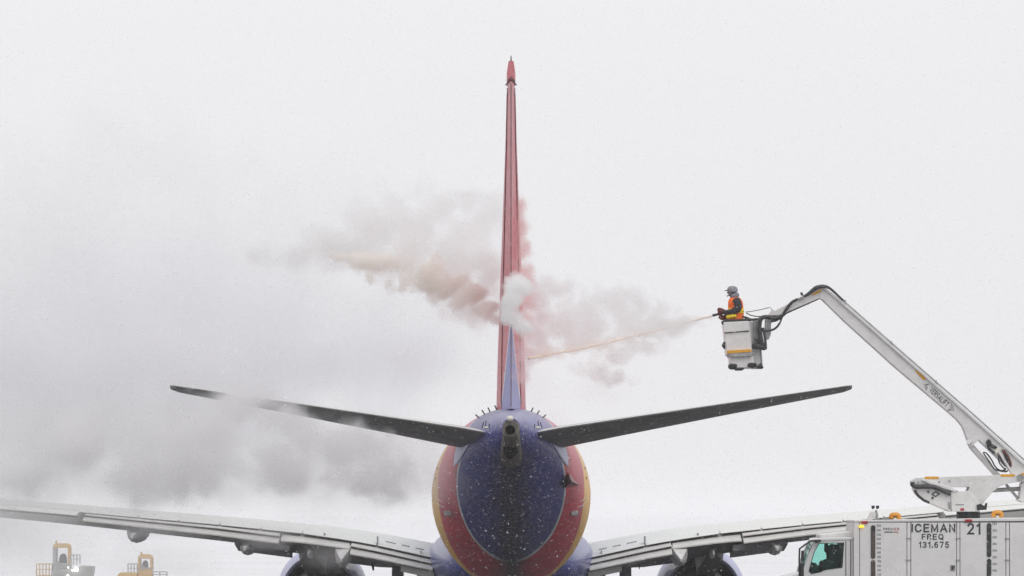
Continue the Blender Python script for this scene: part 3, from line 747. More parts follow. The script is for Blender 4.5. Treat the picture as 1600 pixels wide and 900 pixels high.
text_part('21', (1510, 816.9, 1532, 835.2), YT - .009, M['letter'], truck, bold=.17, gap=.26)
text_part('PREM', (1380.2, 824.6, 1394.4, 828.6), YT - .009, M['letter'], truck, bold=.15)
text_part('IER', (1396, 824.6, 1405.2, 828.6), YT - .009, M['letter_red'], truck, bold=.15)
MB().prism(rect(1382, 830.6, 1395.5, 832.2), YT - .008, YT - .005).build('logo_underline', M['letter'], truck, smooth=0)
MB().prism(rect(1396.3, 830.6, 1404, 832.2), YT - .008, YT - .005).build('logo_underline', M['letter_red'], truck, smooth=0)
for a, c_ in ((rect(1346, 814.2, 1356.2, 818.2), 'red_lens'), (rect(1508, 811.2, 1519, 815.4), 'red_lens')):
    MB().prism(a, YT - .05, YT - .006).build('marker_lamp', M[c_], truck, smooth=0, bevel=.012)
MB().prism(rect(1342.5, 820.6, 1349.8, 824.6), YT - .04, YT - .003).build('turn_lamp', M['amber_on'], truck, smooth=0, bevel=.01)
# roof fittings
for bx, by in ((1398.5, 810.5), (1558.5, 807)):
    Yb = YT + .5
    be = MB().tube([P(bx - 6, by + 1, Yb), P(bx - 5.5, by - 5, Yb), P(bx, by - 6.5, Yb), P(bx + 5.5, by - 5, Yb), P(bx + 6, by + 1, Yb)], .052, 8, smooth=5).build('warning_beacon', M['amber'], truck)
    MB().tube([P(bx, by + 2, Yb), P(bx, by - 2, Yb)], [.05, .035], 10).build('beacon_base', M['white_lens'], be)
    MB().ball(P(bx, by - 2.5, Yb), .04, 8, 6).build('beacon_bulb', M['soot'], be)
Yw = YT + .6
wl = MB().tube([P(1370.5, 812, Yw), P(1370, 803, Yw), P(1368.5, 797, Yw)], [.035, .03, .022], 8).build('lamp_post', M['steel'], truck)
for x_ in (1364.5, 1371.5):
    MB().prism([(x_ - 2.6, 790.5), (x_ + 2.0, 789.5), (x_ + 2.4, 794), (x_ - 1.2, 796)], Yw - .08, Yw + .08).build('work_lamp', M['dark'], wl, smooth=0, bevel=.01)
MB().prism([(1355.5, 812), (1361, 799.5), (1366.5, 799), (1369, 812)], YT + .3, YT + .6).build('roof_bracket', M['boom'], truck, smooth=0, bevel=.01)
MB().prism([(1365, 811.2), (1396, 810.2), (1396, 812.0), (1365, 812.8)], YT + .05, YT + .45).build('roof_mat', M['dark'], truck, smooth=0)

# cab
outer = [(1274, 842.6), (1333, 840.2), (1333, 925), (1290, 968), (1275, 968), (1255, 968), (1253.5, 895), (1263, 866)]
inner = [(1279.5, 849), (1318.8, 848), (1316.2, 887), (1290, 890.5), (1282, 894), (1268, 896.8), (1263.6, 892.5), (1271.5, 864)]
cabn = hole_panel(outer, inner, YT + .12, YT + .20).build('cab_side', M['cab'], truck, smooth=0, bevel=.014)
cabf = hole_panel(outer, inner, YT + 2.3, YT + 2.38, ref=YT + .12).build('cab_side', M['cab'], truck, smooth=0)
ins = [(a + (1292 - a) * .035, b2 + (872 - b2) * .035) for a, b2 in inner]
hole_panel(inner, ins, YT + .112, YT + .19).build('window_seal', M['dark'], cabn, smooth=0)
MB().prism(ins, YT + .150, YT + .158).build('window_pane', M['glass'], cabn, smooth=0)
MB().prism(ins, YT + 2.34, YT + 2.348, ref=YT + .15).build('window_pane', M['glass'], cabf, smooth=0)
for a in ((1321.6, 846, 966), (1329.2, 843, 966)):
    MB().tube([P(a[0], a[1], YT + .116), P(a[0], a[2], YT + .116)], .010, 5).build('door_joint', M['seam'], cabn, smooth=0)
MB().prism([(1272.5, 844.5), (1276, 841.4), (1286, 840.4), (1333.6, 838.9), (1333.6, 844), (1275, 846.5)], YT + .10, YT + 2.4).build('cab_roof', M['cab'], truck, smooth=0, bevel=.03)
MB().prism(rect(1327, 846.5, 1333, 968), YT + .2, YT + 2.3).build('cab_back_wall', M['cab'], truck, smooth=0)
MB().prism([(1281, 834.8), (1333, 829.4), (1333, 840), (1281, 842)], YT + .5, YT + 2.0).build('roof_fairing', M['boom'], truck, smooth=0, bevel=.03)
A, B_ = P(1273, 846, YT + .2), P(1256.5, 893, YT + .2)
mb = MB(); mb.rings([[A, B_, B_ + Vector((-.012, 0, 0)), A + Vector((-.012, 0, 0))], [q + Vector((0, 2.1, 0)) for q in (A, B_, B_ + Vector((-.012, 0, 0)), A + Vector((-.012, 0, 0)))]])
ws = mb.build('windscreen', M['glass'], truck, smooth=0)
MB().tube([P(1274, 845, YT + .17), P(1266, 860, YT + .17), P(1256, 893, YT + .17)], .028, 6).build('windscreen_seal', M['dark'], ws)
hd = [(1256, 893.5), (1246, 896.2), (1228, 901), (1196, 910), (1172, 920), (1166, 940), (1166, 1000), (1262, 1000), (1262, 893.5)]
MB().prism(hd, YT + .25, YT + 2.25).build('hood', M['cab'], truck, smooth=0, bevel=.05)
MB().prism(rect(1254, 920, 1333, 1000), YT + .21, YT + 2.29).build('cab_floor', M['machine_grey'], truck, smooth=0)
mb = MB(); mb.prism([(1262, 884), (1274, 879), (1279, 884), (1279, 925), (1256, 925), (1257, 893)], YT + .3, YT + 2.2); mb.build('dashboard', M['seat'], truck, smooth=0, bevel=.02)
cst, rad = P(1281.5, 883.5, YT + .6), .17
ax = Vector((.75, 0, -.66)); u_ = Vector((.66, 0, .75)); v_ = Vector((0, 1, 0))
mb = MB(); mb.tube([cst + (u_ * math.cos(q) * -1 + v_ * math.sin(q)) * rad for q in np.linspace(0, 2 * math.pi, 25)], .022, 6)
sw = mb.build('steering_wheel', M['seat'], truck)
MB().tube([cst, P(1275, 896, YT + .6)], .025, 6).build('steering_column', M['seat'], sw)
for yy in (YT + .35, YT + 1.5):
    se = MB().prism([(1301, 853), (1308, 850), (1313, 853), (1314, 874), (1313, 895), (1289, 896), (1286, 886), (1288, 877), (1299, 876), (1298, 866)], yy, yy + .5, ref=YT + .3).build('seat', M['seat'], truck, smooth=0, bevel=.04)
MB().prism([(1292, 850), (1297, 849.5), (1297, 862), (1294.5, 865), (1291.5, 861)], YT + .9, YT + 1.2, ref=YT + .3).build('sun_visor', M['seat'], truck, smooth=0, bevel=.02)
# mirror on its tubular bracket
mi = MB().tube([P(1281, 844.8, YT), P(1273, 844.5, YT - .05), P(1266.5, 845.4, YT - .12), P(1258, 851, YT - .2), P(1249.3, 857.5, YT - .22), P(1248.8, 874, YT - .22), P(1249.2, 903, YT - .2), P(1258, 915, YT + .1)], .022, 7).build('mirror_bracket', M['dark'], truck)
MB().prism([(1252.2, 860.5), (1256.2, 859.5), (1256.8, 873), (1255.4, 879), (1252, 879)], YT - .26, YT - .10).build('mirror_head', M['dark'], mi, smooth=0, bevel=.02)
MB().prism([(1250.5, 880), (1255.8, 880), (1256.4, 905), (1251, 906)], YT - .26, YT - .10).build('mirror_head', M['dark'], mi, smooth=0, bevel=.02)
MB().prism([(1274, 843.4), (1282.5, 843), (1283, 846.4), (1276, 848.6), (1273, 848)], YT - .04, YT + .14).build('mirror_mount', M['dark'], mi, smooth=0, bevel=.01)
# chassis and wheels (below the frame of the photograph)
MB().box((P(1190, 900, YT).x, YT + .8, GROUND + .55), (P(1785, 900, YT).x, YT + 1.7, GROUND + .85)).build('chassis_rail', M['dark'], truck, smooth=0)
for px in (1222, 1600, 1690):
    for yy in (YT + .1, YT + 2.1):
        wx = P(px, 900, YT).x; rr = []
        for a_, r_ in ((0, .3), (0, .47), (.03, .52), (.27, .52), (.30, .47), (.30, .3)):
            rr.append([Vector((wx + r_ * math.cos(q), yy + a_, GROUND + .52 + r_ * math.sin(q))) for q in np.linspace(0, 2 * math.pi, 28, endpoint=False)])
        wh = MB().rings(rr).build('wheel', M['dark'], truck, smooth=40)
        MB().tube([(wx, yy - .01, GROUND + .52), (wx, yy + .31, GROUND + .52)], .29, 20).build('rim', M['steel'], wh)

# turret and lower boom
MB().tube([P(1513, 815, YT + 1.25), P(1513, 800, YT + 1.25), P(1513, 795, YT + 1.25)], [.27, .27, .22], 28).build('turntable', M['dark'], truck)
post = MB().prism([(1485.5, 769), (1490, 767.2), (1512, 767), (1526, 780), (1530.5, 789), (1530.5, 799.5), (1487, 799.5)], YT + .85, YT + 1.65).build('turret_post', M['boom'], truck, smooth=0, bevel=.015)
MB().prism(rect(1493, 788.2, 1506.5, 789.1), YT + .842, YT + .849).build('caution_line', M['seam'], post, smooth=0)
MB().prism(rect(1500.6, 794.2, 1506.4, 798), YT + .842, YT + .849).build('caution_label', M['red_lens'], post, smooth=0)
MB().prism([(1526, 789), (1532, 787), (1541, 792), (1543, 785.5), (1541.5, 796.5), (1527, 797.5)], YT + .8, YT + 1.3).build('rotation_motor', M['dark'], post, smooth=0, bevel=.02)
lb = MB().prism([(1424.6, 756), (1426.5, 750), (1433, 746.3), (1512, 743.6), (1600, 741), (1690, 739), (1690, 752), (1600, 752.6), (1579, 754.5), (1563, 759.5), (1550, 769.5), (1533, 790), (1520, 790), (1512, 769), (1515, 761), (1487, 761), (1497, 767.6), (1486, 769), (1462, 760.5), (1440, 757.5)], YT + .90, YT + 1.60).build('lower_boom', M['boom'], truck, smooth=0, bevel=.012)
MB().prism([(1440, 750.2), (1448, 749.6), (1498, 766.2), (1492, 768.6), (1455, 757.5)], YT + .82, YT + .905).build('hose_cover', M['cab'], lb, smooth=0, bevel=.01)
MB().tube([P(1424.5, 755, YT + .83), P(1429, 760, YT + .83), P(1442, 760.4, YT + .82), P(1457, 760.6, YT + .82), P(1470, 765, YT + .82), P(1485, 772, YT + .82)], .052, 8, smooth=5).build('hose_bundle', M['hose'], lb)
MB().tube([P(1425.8, 753, YT + .86), P(1425.8, 757.5, YT + .86)], .05, 10).build('end_roller', M['dark'], lb)
nose = MB().prism([(1427.5, 762.5), (1432, 771), (1440, 779), (1452, 785.5), (1470, 793), (1486, 799.6), (1486, 773.5), (1470, 766.5), (1456, 762), (1440, 761.5)], YT + .88, YT + 1.55).build('boom_rest_box', M['boom'], truck, smooth=0, bevel=.012)
MB().tube([P(1429, 766, YT + .88), P(1434, 774, YT + .88), P(1443, 781.5, YT + .88), P(1452, 785.5, YT + .88)], .03, 6).build('edge_rubber', M['dark'], nose)
MB().prism([(1454.8, 772), (1462, 767.2), (1469, 771.5), (1461.8, 777)], YT + .866, YT + .883).build('warning_diamond', M['seam'], nose, smooth=0)
MB().prism([(1458.5, 772.2), (1462, 769.8), (1465.4, 772), (1461.8, 774.6)], YT + .862, YT + .868).build('diamond_symbol', M['fairing'], nose, smooth=0)
for a in ((1450.6, 768.4), (1457.2, 778.2)):
    MB().tube([P(*a, YT + .86), P(*a, YT + .90)], .030, 10).build('bolt', M['seam'], nose)
MB().prism(rect(1481.5, 784.5, 1486.5, 795.5), YT + .865, YT + .89).build('latch_plate', M['steel'], nose, smooth=0)
for a in (rect(1445, 744.6, 1466.5, 748.4), rect(1563.5, 740.9, 1585.5, 744.7), rect(1595.5, 738.8, 1610, 743.0)):
    MB().prism(a, YT + .893, YT + .902).build('marking_tape', M['orange_tape'], lb, smooth=0)
for a in ((1434.8, 753.6), (1467.4, 753), (1483.5, 751.8)):
    MB().tube([P(*a, YT + .88), P(*a, YT + .92)], .022, 8).build('bolt', M['steel'], lb)
ls = MB().tube([P(1545, 766.5, YT + 1.2), P(1640, 761, YT + 1.2)], .048, 12).build('levelling_rod', M['steel'], truck)
MB().tube([P(1572, 757, YT + 1.15), P(1594, 783, YT + 1.15)], .032, 8).build('rod_brace', M['steel'], ls)
MB().prism([(1589, 781), (1593, 779), (1596, 755), (1604, 750), (1625, 750), (1625, 785), (1598, 785)], YT + 1.0, YT + 1.5).build('pivot_bracket', M['boom'], truck, smooth=0, bevel=.02)
pv = MB().tube([P(1594.5, 746.5, YT + .87), P(1594.5, 746.5, YT + .92)], .085, 14).build('pivot_plate', M['steel'], lb)

# upper boom
Yu0, Yu1 = YT + 1.06, YT + 1.44
ub = MB().prism([(1284, 451), (1291, 453), (1299, 459.5), (1350, 503.5), (1461, 601.5), (1513, 647.5), (1690, 806), (1660, 806), (1585, 741), (1529, 687.2), (1518.5, 697.5), (1514, 693), (1507, 673.8), (1503, 665), (1496, 656.5), (1484, 645.5), (1456, 622), (1398, 573), (1318, 500.5), (1284.5, 467.5), (1279.5, 466)], Yu0, Yu1).build('upper_boom', M['boom'], truck, smooth=0, bevel=.012)
MB().prism([(1284, 449.6), (1291.5, 451), (1300, 457.5), (1351, 501.4), (1462, 599.3), (1514, 645.2), (1692, 804), (1690, 807.4), (1513, 648.4), (1461, 602.6), (1350, 504.6), (1299, 460.4), (1291, 454)], Yu0 - .05, Yu1 + .05).build('boom_flange', M['cab'], ub, smooth=0)
MB().tube([P(1318, 470.2, Yu0), P(1360, 507, Yu0), P(1461, 595.6, Yu0), P(1514, 641.5, Yu0), P(1690, 799, Yu0)], .021, 7).build('conduit_pipe', M['steel'], ub)
for a in ((1320, 471.5), (1462, 597), (1392, 536)):
    MB().prism([(a[0] - 1.6, a[1] - 3), (a[0] + 2, a[1] - 3), (a[0] + 2, a[1] + 4), (a[0] - 1.6, a[1] + 3)], Yu0 - .04, Yu0 + .04).build('pipe_clamp', M['steel'], ub, smooth=0)
MB().prism([(1429.2, 578.4), (1432.4, 579), (1446.6, 591.2), (1444.6, 594), (1441.6, 593)], Yu0 - .008, Yu0 + .002).build('marking_tape', M['orange_tape'], ub, smooth=0)
# maker's name painted along the boom, between two chevrons
tp = text_part('VERSALIFT', (0, 0, 1, 1), Yu0 - .006, M['letter'], ub, bold=.15, gap=.22)
n = len(tp.data.vertices); co_ = np.empty(n * 3); tp.data.vertices.foreach_get('co', co_); co_ = co_.reshape(-1, 3)
lo, hi = co_.min(0), co_.max(0); uu = (co_[:, 0] - lo[0]) / (hi[0] - lo[0]); vv = (co_[:, 2] - lo[2]) / (hi[2] - lo[2])
p00, p10, p01 = P(1450.4, 611.4, Yu0), P(1477.6, 637.0, Yu0), P(1457.0, 603.4, Yu0); o0 = ORG[ub.name]
co_[:, 0] = p00.x + uu * (p10.x - p00.x) + vv * (p01.x - p00.x) - o0.x; co_[:, 2] = p00.z + uu * (p10.z - p00.z) + vv * (p01.z - p00.z) - o0.z
tp.data.vertices.foreach_set('co', co_.ravel()); tp.data.update()
for pts in ([(1449.5, 600.2), (1444.6, 600.6), (1447.8, 609.6)], [(1452, 599.8), (1447.6, 601.8), (1449.2, 606.8)], [(1486, 630.5), (1490.4, 640.8), (1480, 641.2)], [(1485, 634.4), (1487, 638.8), (1481.6, 639.4)]):
    MB().tube([P(*q, Yu0 - .004) for q in pts], .006, 4).build('chevron_mark', M['letter'], ub, smooth=0)
# hydraulic ram between the booms, hoses, rod
MB().tube([P(1513.6, 690, Yu0 - .03), P(1518, 698, Yu0 + .2), P(1560, 745, Yu0 + .2)], [.06, .066, .066], 14).build('lift_cylinder', M['boom'], ub)
MB().tube([P(1516, 692, Yu0 - .02), P(1516, 692, Yu0 + .02)], .035, 10).build('ram_pin', M['steel'], ub)
MB().tube([P(1559, 704, Yu0 - .03), P(1585, 745, Yu0 - .03)], .038, 10).build('ram_rod', M['rod'], ub)
MB().prism([(1553.6, 704), (1559.8, 698.6), (1563.6, 702.5), (1557, 710)], Yu0 - .08, Yu0 + .03).build('rod_clevis', M['white_lens'], ub, smooth=0, bevel=.01)
MB().tube([P(1566, 703.5, Yu0 - .02), P(1573, 710, Yu0 - .03), P(1578.5, 721, Yu0 - .03), P(1579.8, 729, Yu0)], .022, 7, smooth=5).build('return_hose', M['brown'], ub)
MB().prism([(1565, 702), (1570, 703), (1577, 713), (1580, 725), (1578, 730), (1572, 722)], Yu0 - .006, Yu0 + .02).build('hose_slot', M['seam'], ub, smooth=0)
for pts in ([(1543, 688), (1543.5, 699), (1550, 706), (1553, 709)], [(1545, 688), (1548, 697), (1555, 700), (1559, 700)], [(1547, 690), (1550, 695), (1557, 698.5)], [(1544, 690), (1546, 700), (1553, 707)],
            [(1535.5, 707.5), (1541, 708), (1549, 718), (1555, 729), (1563, 735), (1572, 734)], [(1537, 709), (1545, 720), (1553, 732), (1561, 735.5), (1571, 737), (1575, 735)], [(1560.5, 711), (1561, 722), (1568, 731), (1572, 733)], [(1562, 713), (1566, 722), (1571, 729)]):
    MB().tube([P(*q, Yu0 - .05) for q in pts], .017, 6, smooth=6).build('hydraulic_hose', M['hose'], ub)
MB().tube([P(1543.5, 689, Yu0 - .06), P(1546, 692, Yu0 - .03)], .055, 10).build('hose_port', M['dark'], ub)

# jib
jib = MB().prism([(1203, 488), (1207.5, 482.6), (1210, 485.6), (1228, 476.5), (1250, 464.5), (1270, 453.2), (1279, 450.6), (1285, 450.4), (1283, 467), (1278.6, 466.8), (1250, 479), (1227, 489), (1222, 493), (1200.5, 493)], Yu0 + .03, Yu1 - .03).build('jib', M['boom'], truck, smooth=0, bevel=.012)
MB().prism([(1202, 492.8), (1219, 493.4), (1229, 487.5), (1278.5, 466.6), (1279, 468), (1230, 489.8), (1221, 498), (1206, 499)], Yu0 + .05, Yu1 - .05).build('jib_underside', M['dark'], jib, smooth=0)
MB().prism([(1267.4, 460.6), (1271.5, 461.6), (1287.6, 453.4), (1286.4, 451.8), (1281, 452.2)], Yu0 + .022, Yu0 + .032).build('marking_tape', M['orange_tape'], jib, smooth=0)
MB().prism([(1250.5, 457), (1254, 456.5), (1255, 461), (1252, 462)], Yu0, Yu0 + .1).build('jib_lamp', M['dark'], jib, smooth=0)
MB().prism([(1247, 467), (1251, 463.6), (1255.5, 465), (1251, 468.4)], Yu0 - .03, Yu0 + .03).build('hose_clamp', M['steel'], jib, smooth=0)
for pts, r_ in (([(1255, 463.5), (1262, 460), (1270, 453.6), (1277, 449.2), (1286, 447.6), (1294, 449), (1301, 454), (1310, 462.5), (1318, 470)], [.03, .04, .052, .046, .03, .028, .026]),
                ([(1247, 467), (1239, 470.5), (1232, 477), (1226, 486), (1221.5, 496), (1217, 507), (1209, 514.5), (1198, 516.8), (1188, 515.6), (1179, 509), (1171, 501.5), (1163, 498)], .025),
                ([(1245, 469), (1238, 473), (1231, 482), (1224, 490), (1214, 499), (1205, 503)], .022),
                ([(1221, 494), (1213, 497.5), (1205, 497), (1197, 495), (1190, 496.5), (1186, 502), (1186, 515)], .045),
                ([(1205, 502), (1213, 500.5), (1221, 495)], .026)):
    MB().tube([P(*q, Yu0 - .07) for q in pts], r_, 8, smooth=6).build('fluid_hose', M['hose'], jib)

# bucket
Yb0, Yb1 = YT + .35, YT + 1.35
bk = MB().prism([(1131, 503), (1170, 501.5), (1174.5, 545.5), (1175, 552), (1136, 554), (1133.6, 536)], Yb0, Yb0 + .05).build('bucket', M['boom'], truck, smooth=0, bevel=.012)
MB().prism([(1130.4, 503.4), (1169.6, 501.4), (1170.4, 516.6), (1131.4, 519.6)], Yb0 - .045, Yb0 + .02).build('bucket_lip', M['boom'], bk, smooth=0, bevel=.012)
MB().prism([(1131.6, 519.6), (1170.6, 516.6), (1170.8, 518), (1132, 521)], Yb0 - .012, Yb0).build('lip_joint', M['seam'], bk, smooth=0)
MB().prism([(1170, 501.5), (1189, 500), (1191.5, 546), (1191.5, 574.5), (1176.5, 575), (1174.5, 546)], Yb0 + .30, Yb1, ref=Yb0).build('bucket_side', M['boom'], bk, smooth=0, bevel=.012)
MB().prism([(1131, 503), (1133, 503), (1138.5, 553), (1136, 554)], Yb0 + .05, Yb1 - .05, ref=Yb0).build('bucket_side', M['boom'], bk, smooth=0)
MB().prism([(1131, 503), (1189, 500.5), (1189, 553), (1136, 554)], Yb1 - .05, Yb1, ref=Yb0).build('bucket_back', M['boom'], bk, smooth=0)
MB().prism([(1137, 552.2), (1175, 550.4), (1176.5, 553), (1174, 556.6), (1141, 558.2)], Yb0 - .06, Yb1).build('bucket_step', M['steel'], bk, smooth=0, bevel=.01)
MB().prism([(1140.6, 557.5), (1177, 556), (1178, 574.5), (1141.4, 575)], Yb0 + .02, Yb1 - .05).build('bucket_foot_box', M['boom'], bk, smooth=0, bevel=.012)
MB().prism([(1135.6, 547.8), (1174, 545.6), (1174.6, 549.8), (1136, 552.2)], Yb0 - .066, Yb0 - .0).build('marking_tape', M['orange_tape'], bk, smooth=0)
for a in ([(1138, 570), (1141, 568), (1151.6, 568.4), (1151.6, 574.6), (1146, 577), (1140, 576)], [(1168, 568), (1173, 566.4), (1182.6, 567), (1183, 573), (1176, 574.6), (1168.4, 573.6)], [(1147.6, 574.6), (1163, 574), (1163, 577), (1160, 578.4), (1149, 578.4)], [(1185.4, 570), (1189, 566), (1193, 573.6), (1193, 576), (1182, 575.4)]):
    MB().prism(a, Yb0 - .05, Yb0 + .4).build('rubber_buffer', M['dark'], bk, smooth=0, bevel=.03)
MB().tube([P(1132, 534, Yb0), P(1130.4, 540, Yb0 - .02), P(1132.4, 545, Yb0)], [.02, .045, .02], 8).build('grab_strap', M['dark'], bk)
MB().tube([P(1129.6, 507, Yb0), P(1128.4, 503.4, Yb0), P(1133, 501.2, Yb0), P(1150, 500.6, Yb0), P(1189, 498.6, Yb0 + .3)], .028, 8).build('rim_padding', M['dark'], bk)
# mounting, levelling column and hose cluster between bucket and jib
mt = MB().prism([(1195.5, 497), (1199, 494.6), (1205.4, 496), (1204.6, 522), (1201.6, 530), (1195, 531)], Yu0 + .06, Yu1 - .06).build('levelling_column', M['steel'], truck, smooth=0, bevel=.015)
MB().prism(rect(1196.4, 504, 1197.6, 512), Yu0 + .05, Yu0 + .062).build('column_slot', M['cab'], mt, smooth=0)
for x_ in (1177.5, 1181, 1184.6):
    MB().tube([P(x_, 499, Yb0 + .24), P(x_ + 1.0, 541, Yb0 + .24)], .018, 8).build('guide_tube', M['steel'], mt)
for pts, r_ in (([(1203, 495), (1194, 495.5), (1188.6, 500), (1187, 510), (1188, 520), (1190, 532), (1192.4, 543)], .045), ([(1190, 500), (1185, 508), (1186, 522), (1189, 540)], .03), ([(1192, 512), (1194.5, 524), (1196, 534), (1196.5, 543)], .03),
                ([(1176, 541), (1184, 540), (1193, 544), (1197, 542)], .05), ([(1181, 529), (1184, 533), (1183, 541)], .03)):
    MB().tube([P(*q, Yb0 + .18) for q in pts], r_, 8, smooth=5).build('hose_cluster', M['hose'], mt)
MB().prism([(1174.4, 539), (1180, 537.6), (1192, 541), (1196.6, 540), (1197, 545.6), (1190, 546), (1176, 544.4)], Yb0 + .05, Yb0 + .22).build('control_bracket', M['dark'], mt, smooth=0, bevel=.02)
MB().tube([P(1188.6, 546, Yb0 + .3), P(1190.6, 574, Yb0 + .3)], .022, 8).build('guide_tube', M['steel'], mt)
tet = MB().tube([P(1165, 487.4, Yb0 + .3), P(1172, 487, Yb0 + .3), P(1190, 483.6, Yb0 + .3), P(1202, 480.4, Yb0 + .4), P(1204.6, 481.6, Yu0), P(1206, 484.4, Yu0 + .05)], .009, 5).build('tether_rope', M['hose'], truck)
MB().tube([P(1165.6, 488.8, Yb0 + .3), P(1172, 492.4, Yb0 + .3), P(1182, 494.6, Yb0 + .3), P(1196, 494.8, Yb0 + .3)], .013, 5).build('tether_strap', mat('olive_strap', (.06, .07, .012), .7), truck)
MB().tube([P(1160, 494.4, Yb0 + .3), P(1166, 496, Yb0 + .3), P(1174, 499.4, Yb0 + .3)], .022, 6).build('rim_hose', M['hose'], bk)

# ------------------------------------------------------------------ the operator in the bucket
YP = YT + .85
FLOOR = P(1150, 571, YP)
man = thing('person', (P(1150, 571, YP).x, YP, FLOOR.z), 'person in orange high-visibility vest and grey helmet spraying from the raised bucket', 'person')


def skin(name, verts, edges, radii, m, parent, lv=2):
    me = bpy.data.meshes.new(name); o0 = ORG[parent.name]
    me.from_pydata([tuple(Vector(v) - o0) for v in verts], edges, []); me.materials.append(m)
    o = bpy.data.objects.new(name, me); C.objects.link(o); o.parent = parent; ORG[o.name] = o0
    sk = o.modifiers.new('skin', 'SKIN'); sk.use_smooth_shade = True
    ly = me.skin_vertices[0].data if me.skin_vertices else None
    if ly is None:
        bm = bmesh.new(); bm.from_mesh(me); bm.verts.layers.skin.verify(); bm.to_mesh(me); bm.free(); ly = me.skin_vertices[0].data
    for i, r_ in enumerate(radii):
        ly[i].radius = r_ if isinstance(r_, tuple) else (r_, r_); ly[i].use_root = (i == 0)
    sb = o.modifiers.new('sub', 'SUBSURF'); sb.levels = lv; sb.render_levels = lv
    return o


def Q(px, py, dy=0.): return P(px, py, YP) + Vector((0, dy, 0))


J = [Q(1151.5, 504), Q(1151.5, 493), Q(1150.5, 481), Q(1149.5, 472), Q(1148.6, 466), Q(1147.5, 461),          # 0-5 pelvis..neck
     Q(1150.5, 470.5, -.17), Q(1152.5, 482.5, -.24), Q(1141.5, 488, -.20), Q(1130, 488.5, -.10),             # 6-9 near arm
     Q(1149, 470.5, .17), Q(1146.5, 484.5, .23), Q(1138, 492.5, .14), Q(1129.5, 495.5, .03),                 # 10-13 far arm
     Q(1152, 508, -.10), Q(1149.5, 537, -.12), Q(1152, 565, -.12), Q(1143.5, 569, -.13),                     # 14-17 near leg
     Q(1152, 508, .10), Q(1150, 537, .13), Q(1152.5, 565, .14), Q(1144, 569, .15)]
E_ = [(0, 1), (1, 2), (2, 3), (3, 4), (4, 5), (3, 6), (6, 7), (7, 8), (8, 9), (3, 10), (10, 11), (11, 12), (12, 13), (0, 14), (14, 15), (15, 16), (16, 17), (0, 18), (18, 19), (19, 20), (20, 21)]
RA = [(.16, .14), (.16, .14), (.165, .14), (.16, .13), (.09, .09), (.065, .065), .085, .068, .058, .042, .085, .066, .056, .042, .10, .075, .055, .045, .10, .075, .055, .045]
bodyo = skin('body', J, E_, RA, M['jacket'], man)


def vest_ring(px, py, hx, hy, n=28):
    c = Q(px, py); return [c + Vector((hx * (abs(math.cos(q)) ** .85) * (1 if math.cos(q) >= 0 else -1), hy * (abs(math.sin(q)) ** .85) * (1 if math.sin(q) >= 0 else -1), 0)) for q in np.linspace(0, 2 * math.pi, n, endpoint=False)]


mb = MB()
mb.rings([vest_ring(1149.5, 501, .175, .215), vest_ring(1149.5, 498.5, .185, .225), vest_ring(1149.8, 492, .18, .215), vest_ring(1149.8, 484, .178, .21), vest_ring(1149.4, 477, .175, .205), vest_ring(1149, 471, .165, .195), vest_ring(1148.6, 466.6, .13, .165), vest_ring(1148.2, 464.4, .085, .10)], cap=False)
vest = mb.build('vest', M['vest'], man, smooth=60)
so_ = vest.modifiers.new('thick', 'SOLIDIFY'); so_.thickness = .012
mb = MB(); mb.rings([vest_ring(1149.8, 487.9, .188, .222), vest_ring(1149.8, 482.4, .186, .219)], cap=False)
vb = mb.build('reflective_band', M['vest_y'], vest, smooth=60); vb.modifiers.new('thick', 'SOLIDIFY').thickness = .008
mb = MB(); mb.rings([vest_ring(1149.8, 489.6, .187, .221), vest_ring(1149.8, 487.8, .187, .221)], cap=False)
vb = mb.build('reflective_band', M['vest_y'], vest, smooth=60); vb.modifiers.new('thick', 'SOLIDIFY').thickness = .006
# near sleeve lies over the vest: armhole patch of jacket cloth
sl = [Q(1150.5, 468.5, -.20), Q(1152, 475, -.25), Q(1152.5, 482.5, -.27), Q(1146, 486.5, -.26), Q(1139, 488.4, -.22), Q(1131, 488.4, -.13)]
MB().tube(sl, [.075, .092, .080, .074, .062, .050], 14, smooth=5).build('sleeve', M['jacket'], man, smooth=60)
mb = MB(); mb.tube([Q(1135.5, 496, -.20), Q(1142, 495.2, -.26), Q(1149.5, 494, -.26)], [.042, .046, .040], 12, smooth=4); mb.build('yellow_cuff', M['vest_y'], man, smooth=60)

# head: face turned left, balaclava, helmet with peak, ear defender, microphone
hc = Q(1143.6, 457)


def head_pt(th, ph):
    x = -math.cos(ph) * math.cos(th); y = math.cos(ph) * math.sin(th); z = math.sin(ph)
    r_ = Vector((x * .098, y * .078, z * .122))
    fr = max(0, -x)
    if -.25 < z < .15 and abs(y) < .25: r_.x -= .022 * fr * (1 - abs(y) / .25) * (1 - abs(z + .05) / .2 if abs(z + .05) < .2 else 0)   # nose
    if z < -.3: r_.y *= .92; r_.x += .012 * fr                                                                                 # jaw
    if .05 < z < .3 and fr > .5 and .12 < abs(y) < .55: r_.x += .010                                                            # eye sockets
    return hc + r_


